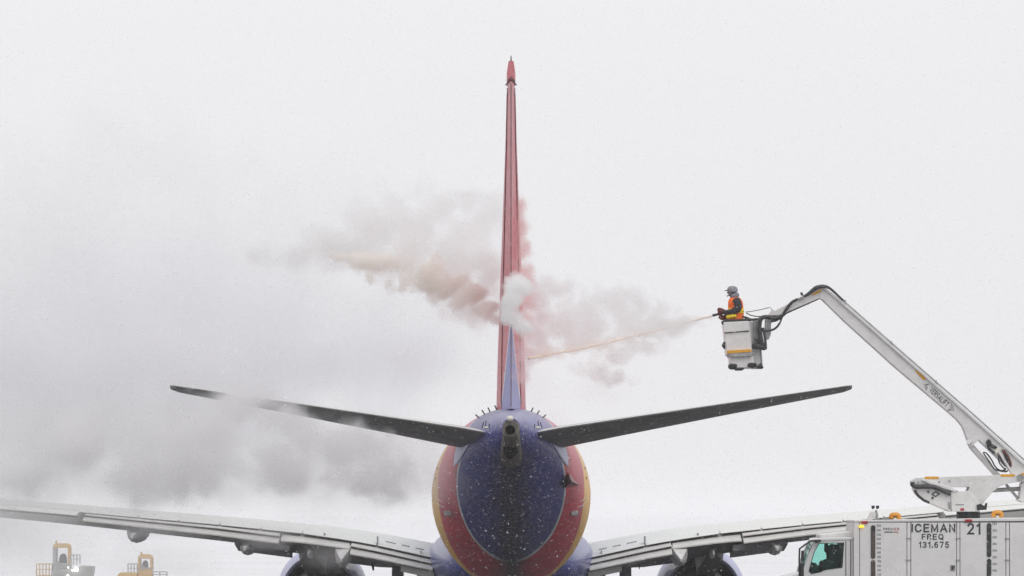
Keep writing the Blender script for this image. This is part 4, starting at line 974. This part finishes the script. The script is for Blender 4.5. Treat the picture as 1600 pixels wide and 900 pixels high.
mb = MB(); mb.rings([[head_pt(q, ph) for q in np.linspace(0, 2 * math.pi, 36, endpoint=False)] for ph in np.linspace(-1.5, 1.5, 25)])
head = mb.build('head', M['hood'], man, smooth=70)
for sg in (-1, 1):
    MB().ball(hc + Vector((-.083, sg * .030, .018)), (.012, .012, .010), 10, 6).build('eye', M['dark'], head)
MB().ball(hc + Vector((.012, -.080, -.01)), (.040, .030, .050), 12, 8).build('ear_defender', M['dark'], head)
mb = MB()
mb.rings([[hc + Vector((.012 + .118 * k_ * math.cos(q), .104 * k_ * math.sin(q), z_)) for q in np.linspace(0, 2 * math.pi, 30, endpoint=False)] for k_, z_ in ((.98, .012), (1.03, .045), (1.0, .085), (.86, .118), (.6, .140), (.25, .150), (.02, .152))])
hel = mb.build('helmet', M['helmet'], man, smooth=60)
mb = MB(); mb.rings([[hc + Vector((-.080 + dx, .075 * k_ * math.sin(q), .052 - dz + .010 * math.cos(q))) for q in np.linspace(0, 2 * math.pi, 16, endpoint=False)] for dx, dz, k_ in ((0, 0, 1), (-.045, .006, .95), (-.078, .012, .7), (-.085, .014, .3))])
mb.build('helmet_peak', M['dark'], hel, smooth=50)
MB().tube([hc + Vector((0, -.09, -.02)), hc + Vector((-.06, -.10, -.065)), hc + Vector((-.115, -.06, -.085))], [.006, .007, .014], 6).build('microphone', M['dark'], head)
MB().tube([Q(1143.8, 466.2, -.03), Q(1146, 463.4, -.06), Q(1150.4, 461.8, 0), Q(1153, 463.2, .02)], [.05, .075, .08, .05], 12, smooth=4).build('hood_collar', M['hood'], man, smooth=60)

# gloved hands: palm, four fingers of different lengths and a thumb closed round the gun
gA, gB = Q(1132.5, 488.8, -.06), Q(1112.8, 493.4, -.06); gd = (gB - gA).normalized()


def hand(name, wrist, centre, side):
    """centre: point of the gun that the hand closes on"""
    up = (wrist - centre).normalized(); n_ = gd.cross(Vector((0, 1, 0))).normalized(); y_ = Vector((0, 1, 0))
    verts = [wrist, centre - gd * -.005 + y_ * side * .035 + Vector((.02, 0, .0))]; ed = [(0, 1)]; ra = [(.040, .034), (.045, .030)]
    for i, (ln, off) in enumerate(((.86, .036), (1.0, .013), (.95, -.011), (.74, -.033))):
        base = verts[1] + gd * off; k0 = len(verts)
        prev = 1
        for a_, rr_ in ((20, .052), (80, .048), (150, .043), (215, .036)):
            an = R(a_ * (0.9 + .1 * ln)); c2 = centre + gd * off
            verts.append(c2 + (y_ * side * math.cos(an) - n_ * math.sin(an) * (1 if side > 0 else 1)) * rr_ * (0.85 + .15 * ln)); ra.append(.0125 * (0.9 + .1 * ln)); ed.append((prev, len(verts) - 1)); prev = len(verts) - 1
    prev = 1
    for a_, rr_, sh in ((-20, .05, .05), (-70, .048, .055), (-120, .042, .045)):
        an = R(a_); verts.append(centre + gd * sh + (y_ * side * math.cos(an) - n_ * math.sin(an)) * rr_); ra.append(.0145); ed.append((prev, len(verts) - 1)); prev = len(verts) - 1
    return skin(name, verts, ed, ra, M['glove'], man, lv=2)


hand('hand', Q(1130, 488.5, -.10), Q(1124.5, 487.2, -.06), -1)
hand('hand', Q(1131, 496.2, .0), Q(1126.2, 493.6, -.06), 1)
# glove gauntlets
MB().tube([Q(1133, 488.4, -.12), Q(1128.5, 486.6, -.10), Q(1123.6, 484.6, -.08), Q(1121, 484.8, -.07)], [.052, .062, .058, .03], 12, smooth=4).build('glove', M['glove'], man, smooth=60)
MB().tube([Q(1138, 496, .0), Q(1133, 496.6, -.03), Q(1127, 496.4, -.06), Q(1124.6, 494.4, -.06)], [.055, .062, .055, .03], 12, smooth=4).build('glove', M['glove'], man, smooth=60)

gun = thing('spray_gun', Q(1125, 491, -.06), 'black spray gun held in the operator\'s red-brown gloves', 'spray gun')
gb = MB().tube([Q(1137, 487.8, -.06), Q(1132, 488.9, -.06), Q(1121, 491.4, -.06), Q(1117.5, 492.2, -.06)], [.022, .026, .026, .030], 12).build('barrel', M['hose'], gun)
MB().tube([Q(1118.5, 492, -.06), Q(1115.5, 492.7, -.06), Q(1112.8, 493.3, -.06)], [.028, .032, .024], 14).build('nozzle', M['dark'], gun)
MB().tube([Q(1127, 490, -.06), Q(1126.4, 496, -.06)], [.018, .022], 8).build('grip', M['hose'], gun)
MB().tube([Q(1137, 487.8, -.06), Q(1141, 491, -.05), Q(1140, 497, -.03), Q(1150, 500, .1)], .020, 8, smooth=5).build('supply_hose', M['hose'], gun)

# ------------------------------------------------------------------ two yellow machines far behind the left wing
def machine(kind, label, Y, cab, seat_poly, rails, blocks, lamps):
    cx0, cx1, cy0, cy1 = cab
    base = P((cx0 + cx1) / 2, 900, Y); m_ = thing('snow_machine', (base.x, Y + 1, GROUND), label, 'snow vehicle', 'yellow machines behind the left wing')
    ym = M['yellow']
    pw = 4.0
    MB().prism([(cx0 + 1, cy0 + 3), (cx0 + 3, cy0 + .8), (cx0 + 7, cy0), (cx1 - 7, cy0), (cx1 - 3, cy0 + .8), (cx1 - 1, cy0 + 3), (cx1, cy0 + 7), (cx0, cy0 + 7)], Y, Y + 1.0).build('cab_roof', ym, m_, smooth=0, bevel=.03)
    for a, w_ in ((cx0, 5.5 if kind == 0 else 3.6), (cx1 - 3.6, 3.6)):
        for yy in (Y + .02, Y + .88):
            MB().prism(rect(a + .2, cy0 + 6.5, a + w_, cy1), yy, yy + .1, ref=Y).build('cab_post', M['machine_grey'] if (kind == 0 and a == cx0) else ym, m_, smooth=0)
    MB().prism(rect(cx0, cy1 - .5, cx1, 925), Y + .01, Y + 1.0).build('cab_base', M['machine_grey'] if kind == 0 else ym, m_, smooth=0, bevel=.02)
    gp = MB().prism(rect(cx0 + 3, cy0 + 7, cx1 - 3, cy1), Y + .95, Y + .96, ref=Y).build('rear_pane', M['clear'], m_, smooth=0)
    MB().prism(seat_poly, Y + .4, Y + .75).build('seat', M['seat'], m_, smooth=0, bevel=.05)
    for x0, x1, y0, y1, n in rails:
        rl = MB(); rl.tube([P(x0, y0, Y), P(x1, y0, Y)], .026, 6); r0 = rl.build('guard_rail', ym if kind == 0 and x0 < cx0 else M['machine_grey'], m_)
        MB().tube([P(x0, (y0 * .55 + y1 * .45), Y), P(x1, (y0 * .55 + y1 * .45), Y)], .018, 6).build('mid_rail', ym if kind == 0 and x0 < cx0 else M['machine_grey'], r0)
        for i in range(n):
            xx = x0 + (x1 - x0) * i / (n - 1); MB().tube([P(xx, y0, Y), P(xx, y1, Y)], .028, 6).build('rail_post', ym if kind == 0 and x0 < cx0 else M['machine_grey'], r0)
    for poly, mm_ in blocks:
        MB().prism(poly, Y - .1, Y + 1.6).build('deck', M[mm_], m_, smooth=0, bevel=.03)
    MB().tube([P(cx0 + 6, cy0 + .5, Y + .4), P(cx0 + 6, cy0 - 3.4, Y + .4)], .05, 8).build('roof_beacon', ym, m_)
    MB().prism(rect(cx0 + 5, cy1 - 4, cx0 + 9.5, cy1), Y + .25, Y + .4, ref=Y).build('control_panel', M['machine_grey'], m_, smooth=0, bevel=.02)
    MB().prism(rect(cx0 - .8, cy1 - 1.2, cx1 + .8, cy1 + .8), Y - .04, Y + 1.04, ref=Y).build('sill', M['machine_grey'], m_, smooth=0)
    for i in range(3):
        xx = cx0 + (cx1 - cx0) * (i + .5) / 3; MB().prism(rect(xx - 2.6, cy1 + 3, xx + 2.6, cy1 + 13), Y - .015, Y + .02).build('base_panel', M['yellow'] if kind else M['steel'], m_, smooth=0)
    for x_, y_, r_ in lamps:
        MB().ball(P(x_, y_, Y - .3), r_, 12, 8).build('work_lamp', M['light_on'], m_)
    x0 = min(b2[0] for p_, _ in blocks for b2 in p_); x1 = max(b2[0] for p_, _ in blocks for b2 in p_)
    MB().prism(rect(x0 + 2, 905, x1 - 2, 914), Y, Y + 1.6).build('chassis', M['dark'], m_, smooth=0)
    for xx in (x0 + 14, x1 - 14):
        for yy in (Y - .1, Y + 1.4):
            c_ = P(xx, 900, Y); MB().tube([(c_.x, yy, GROUND + .29), (c_.x, yy + .3, GROUND + .29)], .29, 20).build('wheel', M['dark'], m_)


machine(0, 'farther left yellow machine with lit lamps and a tall grey-sided cab behind the wing', 232, (82, 109, 849, 881), [(93, 881), (92, 873), (94, 867), (98, 864.5), (102, 866), (104, 872), (104, 881)],
        [(57, 82, 881, 900, 6), (110, 125, 867, 882, 4), (82, 108, 882, 893, 3)], [([(80, 891), (112, 888), (124, 886), (125, 915), (80, 915)], 'machine_grey'), ([(125, 884), (144.5, 885), (143, 897), (136, 915), (124, 915), (124, 890)], 'machine_grey'), ([(56, 899), (82, 899), (82, 915), (56, 915)], 'yellow')],
        [(119, 889.5, .11), (106.8, 886.6, .035), (113.6, 891, .04), (106, 899, .045)])
machine(1, 'yellow machine with a narrow all-yellow cab and dark seat, nearer the engine', 228, (215, 237.5, 866, 888), [(222, 888.5), (222, 881), (224, 876.5), (227, 875), (230, 877), (231, 882), (231, 888.5)],
        [(200, 214.5, 881, 896, 4), (238.5, 261, 893.5, 903, 3)], [([(184, 897.5), (188, 894.5), (214, 895), (214, 915), (183, 915)], 'yellow'), ([(214, 903), (262, 903), (262, 915), (214, 915)], 'yellow')], [])

# ------------------------------------------------------------------ steam: closed billowing bodies of real volume
def steam(name, blobs, label, dens, col=(.985, .985, .99), lo=.0, hi=.4, amp=.45, scale=1., detail=5., rough=.58, puff=.5, pscale=None, vox=.06, grow=1.3, step=1.0, squash=1., g=.6):
    """blobs: (photo px, py, distance, radii in metres). The body is a density grid: blobs joined smoothly, torn by noise, rounded by cells."""
    bl = [(P(a, b2, Y), Vector(r_ if hasattr(r_, '__len__') else (r_, r_, r_))) for a, b2, Y, r_ in blobs]
    o0 = sum((c_ for c_, r_ in bl), Vector()) / len(bl)
    lo_ = Vector([min(c_[i] - r_[i] * grow for c_, r_ in bl) - o0[i] for i in range(3)]); hi_ = Vector([max(c_[i] + r_[i] * grow for c_, r_ in bl) - o0[i] for i in range(3)])
    m = bpy.data.materials.new(name + '_volume'); t = nodes_of(m); t.nodes.clear()
    o = t.nodes.new('ShaderNodeOutputMaterial'); v = t.nodes.new('ShaderNodeVolumePrincipled'); t.links.new(v.outputs[0], o.inputs['Volume'])
    v.inputs['Color'].default_value = (*col, 1); v.inputs['Density'].default_value = dens; v.inputs['Anisotropy'].default_value = g
    g_ = None
    m.cycles.volume_step_rate = step
    g = bpy.data.node_groups.new(name + '_field', 'GeometryNodeTree'); N = g.nodes.new; K = g.links.new
    g.interface.new_socket('Geometry', in_out='OUTPUT', socket_type='NodeSocketGeometry')
    pos = N('GeometryNodeInputPosition').outputs[0]; cur = None
    for c_, r_ in bl:
        s_ = N('ShaderNodeVectorMath'); s_.operation = 'SUBTRACT'; K(pos, s_.inputs[0]); s_.inputs[1].default_value = c_ - o0
        d_ = N('ShaderNodeVectorMath'); d_.operation = 'DIVIDE'; K(s_.outputs[0], d_.inputs[0]); d_.inputs[1].default_value = r_
        l_ = N('ShaderNodeVectorMath'); l_.operation = 'LENGTH'; K(d_.outputs[0], l_.inputs[0])
        f_ = N('ShaderNodeMath'); f_.operation = 'SUBTRACT'; f_.inputs[0].default_value = 1; K(l_.outputs['Value'], f_.inputs[1])
        if cur is None: cur = f_.outputs[0]
        else:
            x = N('ShaderNodeMath'); x.operation = 'SMOOTH_MAX'; K(cur, x.inputs[0]); K(f_.outputs[0], x.inputs[1]); x.inputs[2].default_value = .2; cur = x.outputs[0]
    sq = N('ShaderNodeVectorMath'); sq.operation = 'MULTIPLY'; K(pos, sq.inputs[0]); sq.inputs[1].default_value = (squash, 1, 1)
    of = N('ShaderNodeVectorMath'); of.operation = 'ADD'; K(sq.outputs[0], of.inputs[0]); of.inputs[1].default_value = (o0.x * 3.1, o0.y * 1.7, o0.z * 2.3)
    n = N('ShaderNodeTexNoise'); n.inputs['Scale'].default_value = scale; n.inputs['Detail'].default_value = detail; n.inputs['Roughness'].default_value = rough
    n.inputs['Distortion'].default_value = .3; K(of.outputs[0], n.inputs['Vector'])
    a = N('ShaderNodeMath'); a.operation = 'SUBTRACT'; K(n.outputs[0], a.inputs[0]); a.inputs[1].default_value = .5
    b2 = N('ShaderNodeMath'); b2.operation = 'MULTIPLY_ADD'; K(a.outputs[0], b2.inputs[0]); b2.inputs[1].default_value = amp * 2; K(cur, b2.inputs[2]); cur = b2.outputs[0]
    if puff:
        vo = N('ShaderNodeTexVoronoi'); vo.feature = 'SMOOTH_F1'; vo.inputs['Smoothness'].default_value = .3; vo.inputs['Scale'].default_value = pscale or scale * 2.2; vo.inputs['Detail'].default_value = 2; vo.inputs['Roughness'].default_value = .55
        n5 = N('ShaderNodeTexNoise'); n5.inputs['Scale'].default_value = (pscale or scale * 2.2) * .8; n5.inputs['Detail'].default_value = 3; K(of.outputs[0], n5.inputs['Vector'])
        wp = N('ShaderNodeVectorMath'); wp.operation = 'MULTIPLY_ADD'; K(n5.outputs['Color'], wp.inputs[0]); wp.inputs[1].default_value = (.9 / (pscale or scale * 2.2),) * 3; K(of.outputs[0], wp.inputs[2]); K(wp.outputs[0], vo.inputs['Vector'])
        p2 = N('ShaderNodeMath'); p2.operation = 'MULTIPLY_ADD'; K(vo.outputs['Distance'], p2.inputs[0]); p2.inputs[1].default_value = -puff; p2.inputs[2].default_value = puff * .5
        b3 = N('ShaderNodeMath'); b3.operation = 'ADD'; K(cur, b3.inputs[0]); K(p2.outputs[0], b3.inputs[1]); cur = b3.outputs[0]
    mr = N('ShaderNodeMapRange'); mr.interpolation_type = 'SMOOTHSTEP'; mr.inputs[1].default_value = lo; mr.inputs[2].default_value = hi; mr.inputs[3].default_value = 0; mr.inputs[4].default_value = 1
    K(cur, mr.inputs[0])
    vc = N('GeometryNodeVolumeCube'); K(mr.outputs[0], vc.inputs['Density']); vc.inputs['Min'].default_value = lo_; vc.inputs['Max'].default_value = hi_
    for i, ax_ in enumerate('XYZ'): vc.inputs['Resolution ' + ax_].default_value = max(8, min(400, int((hi_[i] - lo_[i]) / (vox * (1.6 if i == 1 else 1)))))
    sm = N('GeometryNodeSetMaterial'); sm.inputs['Material'].default_value = m; K(vc.outputs[0], sm.inputs['Geometry'])
    go = N('NodeGroupOutput'); K(sm.outputs[0], go.inputs[0])
    vd = bpy.data.volumes.new(name); vd.materials.append(m); vd.render.space = 'OBJECT'
    ob = bpy.data.objects.new(name, vd); C.objects.link(ob); ob.location = o0
    md = ob.modifiers.new('field', 'NODES'); md.node_group = g
    ob['kind'] = 'stuff'; tag(ob, label, 'steam'); return ob


# drifting bank on the left: bodies behind the tailplane, veils in front of it
steam('steam_bank', [(40, 575, 118, (6.0, 5, 3.1)), (180, 570, 117, (5.4, 5, 2.7)), (340, 565, 116, (4.6, 4.6, 2.1)), (510, 560, 114, (3.4, 3.4, 1.4)), (630, 560, 113, (2.2, 2.2, 1.1)), (180, 470, 120, (5.6, 4, 2.6)), (400, 500, 117, (3.6, 3.2, 1.8)), (-60, 500, 120, (4, 4, 2.6))],
      'broad grey bank of drifting steam hanging behind the left tailplane', .85, (.972, .968, .98), lo=-.35, hi=1.35, amp=1.1, scale=.26, detail=8, rough=.66, puff=.5, pscale=.7, vox=.17, g=.3, step=2)
steam('steam_bank', [(140, 300, 121, (6.5, 4, 3.4)), (400, 340, 119, (5.5, 3.5, 3.0)), (620, 500, 117, (4.5, 3.5, 3.0)), (250, 480, 121, (8, 4, 4)), (500, 700, 117, (5, 3, 2.2)), (120, 720, 117, (5, 3, 2.4))],
      'faint high steam thinning into the white sky over the left side', .17, (.98, .977, .986), lo=-.3, hi=1.3, amp=1.1, scale=.24, detail=8, rough=.62, puff=.7, pscale=.6, vox=.24, g=.35, step=2)
steam('steam_bank', [(-40, 780, 113, (2.8, 3, 1.4)), (20, 830, 113, (2.0, 2, 1.0)), (370, 690, 112, (2.2, 2.2, 1.1)), (470, 690, 111, (1.8, 2, .9)), (570, 700, 112, (1.8, 2, 1.0)), (260, 740, 113, (3.0, 2.4, 1.0)), (100, 690, 113, (3.0, 2.4, 1.0))],
      'low ragged patches of grey steam between the tailplane and the left wing', .24, (.985, .98, .987), lo=-.5, hi=1.7, amp=1.2, scale=.40, detail=8, rough=.66, puff=.7, pscale=1.0, vox=.10, g=.35, step=2)
steam('steam_veil', [(365, 628, 95, (1.1, 1.4, .60)), (450, 655, 95, (1.0, 1.2, .5)), (540, 690, 95, (1.3, 1.3, .7)), (280, 690, 96, (2.2, 1.6, 1.0)), (430, 730, 97, (2.2, 1.4, .9)), (130, 690, 97, (2.4, 1.6, 1.1)), (590, 740, 97, (1.3, 1.2, .7)), (240, 745, 97, (2.4, 1.4, .8)), (20, 740, 97, (2.0, 1.4, .9))],
      'thin torn veil of pale steam drifting in front of the left tailplane', 3.2, (.998, .994, .998), lo=-.12, hi=1.0, amp=1.4, scale=.7, detail=8, rough=.64, puff=.8, pscale=1.7, vox=.08, g=.65, step=2)
steam('steam_veil', [(60, 740, 104, (4.2, 2, 1.7)), (240, 730, 104, (4.2, 2, 1.6)), (430, 735, 104, (4.0, 2, 1.5)), (590, 735, 104, (2.4, 2, 1.3)), (-60, 800, 104, (3, 2, 1.4))],
      'even pale steam filling the air between left tailplane and wing', .30, (1.0, .998, 1.0), lo=-.3, hi=.9, amp=.8, scale=.4, detail=7, puff=.4, pscale=1.0, vox=.14, g=.75, step=2)
steam('steam_veil', [(30, 815, 106, (1.6, 2, .5)), (250, 830, 106, (1.6, 2, .3)), (505, 872, 108, (.9, 2, .5)), (420, 840, 108, (1.0, 2, .4))],
      'thin veil of steam trailing under the left wing and over its engine', .22, (.975, .97, .98), lo=.0, hi=.9, amp=1.1, scale=.7, detail=6, puff=.3, vox=.12, g=.4, step=2)
# stream torn off the left face of the fin
steam('steam_plume', [(782, 497, 102.6, (.30, .4, .26)), (762, 482, 102.9, (.45, .5, .34)), (735, 463, 103.4, (.60, .6, .42)), (705, 446, 103.8, (.70, .7, .48)), (670, 432, 104.2, (.8, .8, .52)), (630, 420, 104.6, (.9, .8, .50)), (590, 409, 105.2, (.9, .8, .32)), (555, 402, 105.8, (.7, .6, .18))],
      'dense tan-grey stream of steam torn off the left side of the tail fin', 8.0, (.980, .954, .924), lo=-.2, hi=.40, amp=.55, scale=1.1, detail=7, puff=1.1, pscale=2.2, vox=.045, g=.2)
steam('steam_puff', [(500, 385, 107.5, (1.6, 1.0, .6)), (455, 400, 108, (1.4, 1.0, .4)), (745, 480, 105, (.9, .8, .6)), (650, 388, 106, (1.6, 1.3, 1.0)), (720, 415, 105.4, (1.2, 1.1, .95)), (745, 365, 105.4, (1.0, .9, .85)), (610, 352, 107, (1.5, 1.3, 1.0)), (560, 385, 107, (1.5, 1.1, .7)), (690, 322, 106.5, (1.2, 1.1, .8)), (768, 440, 104.4, (.6, .7, .9)), (770, 330, 105.6, (.6, .7, .6))],
      'soft pale puffs of steam rising left of the tail fin above the tan stream', 2.8, (.998, .992, .988), lo=-.30, hi=.8, amp=.8, scale=.7, detail=8, rough=.62, puff=1.0, pscale=1.4, vox=.07, g=.5)
# bright knot on the rudder where the jet lands
steam('steam_knot', [(808, 445, 99.6, (.33, .3, .30)), (800, 470, 99.5, (.30, .28, .34)), (793, 490, 99.6, (.24, .24, .28)), (804, 498, 99.6, (.30, .25, .26)), (816, 512, 99.7, (.30, .26, .24)), (820, 450, 100.0, (.24, .24, .30))],
      'small bright knot of dense steam curling across the rudder', 13.0, (1.0, 1.0, 1.0), lo=-.15, hi=.5, amp=.45, scale=2.2, detail=6, puff=.5, pscale=5.0, vox=.026, g=.5)
# spray mist on the fin's right face, coloured pink as if reflecting its red
steam('tinted_mist', [(811, 325, 102.0, (.24, .5, .4)), (813, 355, 102.0, (.28, .5, .45)), (815, 390, 102.0, (.31, .5, .5)), (818, 430, 102.0, (.34, .5, .55)), (819, 470, 101.8, (.36, .5, .55)), (820, 510, 101.8, (.36, .5, .55)), (818, 550, 101.8, (.32, .5, .5)), (814, 590, 101.9, (.24, .4, .45))],
      'pink spray mist clinging to the right side of the red tail fin', 3.8, (.995, .81, .80), lo=-.15, hi=.6, amp=.5, scale=1.8, detail=6, puff=.7, pscale=4.2, vox=.04, g=.4)
# mist boiling off the jet between the bucket and the fin
steam('spray_mist', [(842, 495, 103.6, (.60, .7, .95)), (880, 500, 104, (.95, .8, .85)), (930, 498, 104.4, (1.05, .8, .70)), (985, 502, 104.8, (1.0, .8, .58)), (1030, 507, 105.2, (.85, .7, .40)), (1066, 504, 106.2, (.65, .5, .24)), (1094, 498.5, 107.2, (.40, .25, .10)), (960, 470, 105.4, (1.1, .6, .46)), (1020, 486, 106, (.8, .5, .32)), (865, 452, 104.5, (.8, .7, .6)), (905, 530, 104, (.8, .7, .36))],
      'white mist boiling off the spray jet between bucket and tail fin', 4.0, (1.0, .9995, .998), lo=-.24, hi=.6, amp=.6, scale=1.05, detail=7, puff=.95, pscale=2.2, vox=.05, g=.78)
steam('spray_mist', [(1005, 537, 105.0, (.85, .5, .34)), (960, 555, 105.0, (.65, .5, .34)), (1050, 520, 105.4, (.65, .4, .20)), (925, 580, 105, (.7, .5, .36)), (965, 592, 105.2, (.6, .5, .26))],
      'grey ragged mist sinking below the spray jet', 3.0, (.985, .975, .975), lo=-.12, hi=.7, amp=.9, scale=1.4, detail=7, puff=.8, pscale=3, vox=.05, g=.25)
# thin spray haze low on the right of the fin
steam('spray_mist', [(850, 600, 103, (.8, 1, .9)), (930, 610, 104, (1.0, 1, .6)), (870, 660, 104, (.8, 1, .5))],
      'thin warm spray haze low beside the right tailplane root', .16, (.99, .93, .89), lo=.0, hi=.9, amp=.8, scale=.9, detail=5, puff=.3, vox=.12, g=.5, step=2)

steam('steam_veil', [(70, 868, 170, (3.0, 6, 1.3)), (235, 880, 170, (2.6, 6, 1.0)), (-20, 860, 170, (3, 6, 1.6))],
      'distant veil of drifting steam before the yellow machines', .06, (.985, .98, .985), lo=-.3, hi=.7, amp=.8, scale=.5, detail=5, puff=.3, vox=.2, g=.5, step=2)
steam('jet_mist', [(1100, 497, 107.4, (.32, .10, .055)), (1075, 503.0, 106.9, (.45, .16, .09)), (1045, 511, 106.2, (.55, .2, .13)), (1008, 520, 105.4, (.6, .25, .17)), (970, 529, 104.8, (.65, .25, .20)), (930, 538, 104.0, (.65, .28, .23)), (892, 545, 103.3, (.6, .28, .25)), (856, 552, 102.7, (.55, .28, .28)), (832, 556, 102.4, (.35, .25, .30))],
      'thin sheath of orange-tinted mist round the spray jet', 4.5, (.999, .962, .92), lo=-.12, hi=.8, amp=.6, scale=1.6, detail=6, puff=.5, pscale=5, vox=.03, g=.5)

# the jet itself
jm = mat('spray_fluid', (.84, .68, .56), .3, var=.15, scale=8)
jp = [P(1112, 493.4, YP - .06), P(1085, 500.5, 107.3), P(1040, 512.5, 106.2), P(985, 526.5, 105.0), P(920, 542, 103.9), P(870, 551.5, 103.0), P(826, 560, 102.3)]
mb = MB(); js = spline(jp, 14); mb.tube([q + Vector((0, random.uniform(-.01, .01), random.uniform(-.012, .012))) for q in js], [.017, .024, .022, .018, .020, .024, .030], 8)
tag(mb.build('spray_jet', jm, smooth=60, kind='stuff'), 'thin orange jet of de-icing fluid from gun to tail fin', 'spray')
mb = MB(); O6 = [(1, 0, 0), (-1, 0, 0), (0, 1, 0), (0, -1, 0), (0, 0, 1), (0, 0, -1)]; F8 = [(0, 2, 4), (2, 1, 4), (1, 3, 4), (3, 0, 4), (2, 0, 5), (1, 2, 5), (3, 1, 5), (0, 3, 5)]
for i in range(700):
    q = random.random(); k_ = q * (len(js) - 1); c_ = js[int(k_)] + Vector((0, random.gauss(0, .03 + .10 * q), random.gauss(-.02 * q, .015 + .07 * q))); r_ = random.uniform(.002, .006)
    mb.add([c_ + Vector(d) * r_ for d in O6], F8)
tag(mb.build('spray_droplets', jm, smooth=0, kind='stuff'), 'fine droplets breaking away from the orange jet', 'spray')

# ------------------------------------------------------------------ falling snow
fm = bpy.data.materials.new('snowflake'); t = nodes_of(fm); t.nodes.clear(); N = t.nodes.new; K = t.links.new
o = N('ShaderNodeOutputMaterial'); a = N('ShaderNodeBsdfDiffuse'); b2 = N('ShaderNodeBsdfTranslucent'); mx = N('ShaderNodeMixShader')
a.inputs[0].default_value = (.92, .92, .94, 1); b2.inputs[0].default_value = (.98, .98, .99, 1); mx.inputs[0].default_value = .7
tr = N('ShaderNodeBsdfTransparent'); m2 = N('ShaderNodeMixShader'); m2.inputs[0].default_value = .62
K(a.outputs[0], mx.inputs[1]); K(b2.outputs[0], mx.inputs[2]); K(mx.outputs[0], m2.inputs[1]); K(tr.outputs[0], m2.inputs[2]); K(m2.outputs[0], o.inputs['Surface'])
NF = 90000
Yf = 18 + (98 - 18) * rng.random(NF) ** .55
hx = Yf * .118 + 1; cz = H + Yf * math.tan(PITCH); hz = Yf * .068 + 1
X_ = (rng.random(NF) * 2 - 1) * hx; Z_ = cz + (rng.random(NF) * 2 - 1) * hz
rad = (.0036 + .0070 * rng.random(NF) ** 3.6) * (0.5 + Yf / 150)
keep = Z_ > GROUND + .1; X_, Yf, Z_, rad = X_[keep], Yf[keep], Z_[keep], rad[keep]; n_ = len(rad)
ea = rng.normal(size=(n_, 3)); ea /= np.linalg.norm(ea, axis=1)[:, None]; eb = np.cross(ea, rng.normal(size=(n_, 3))); eb /= np.linalg.norm(eb, axis=1)[:, None]
vv = np.stack([np.stack([X_, Yf, Z_], 1) + rad[:, None] * (ea * math.cos(q) + eb * math.sin(q)) * (.75 + .5 * rng.random((n_, 1))) for q in np.arange(6) * math.pi / 3], 1)
me = bpy.data.meshes.new('falling_snow'); me.vertices.add(n_ * 6); me.vertices.foreach_set('co', vv.ravel().astype(np.float32))
me.loops.add(n_ * 6); me.loops.foreach_set('vertex_index', np.arange(n_ * 6, dtype=np.int32)); me.polygons.add(n_); me.polygons.foreach_set('loop_start', np.arange(0, n_ * 6, 6, dtype=np.int32))
me.update(calc_edges=True); me.materials.append(fm)
o = bpy.data.objects.new('falling_snow', me); C.objects.link(o); o['kind'] = 'stuff'; tag(o, 'snowflakes falling between the camera and the airliner', 'snow')

# ------------------------------------------------------------------ haze: one closed box of even air round everything
HZ = 0.00035
hm = bpy.data.materials.new('haze_air'); t = nodes_of(hm); t.nodes.clear(); N = t.nodes.new
o = N('ShaderNodeOutputMaterial'); v = N('ShaderNodeVolumePrincipled'); v.inputs['Color'].default_value = (.96, .96, .97, 1); v.inputs['Density'].default_value = HZ; v.inputs['Anisotropy'].default_value = .0
t.links.new(v.outputs[0], o.inputs['Volume'])
mb = MB(); mb.box((-6100, -500, GROUND - 1), (6100, 9100, 22)); o = mb.build('haze', hm, smooth=0, kind='stuff'); tag(o, 'pale snowy air over the whole apron', 'haze')
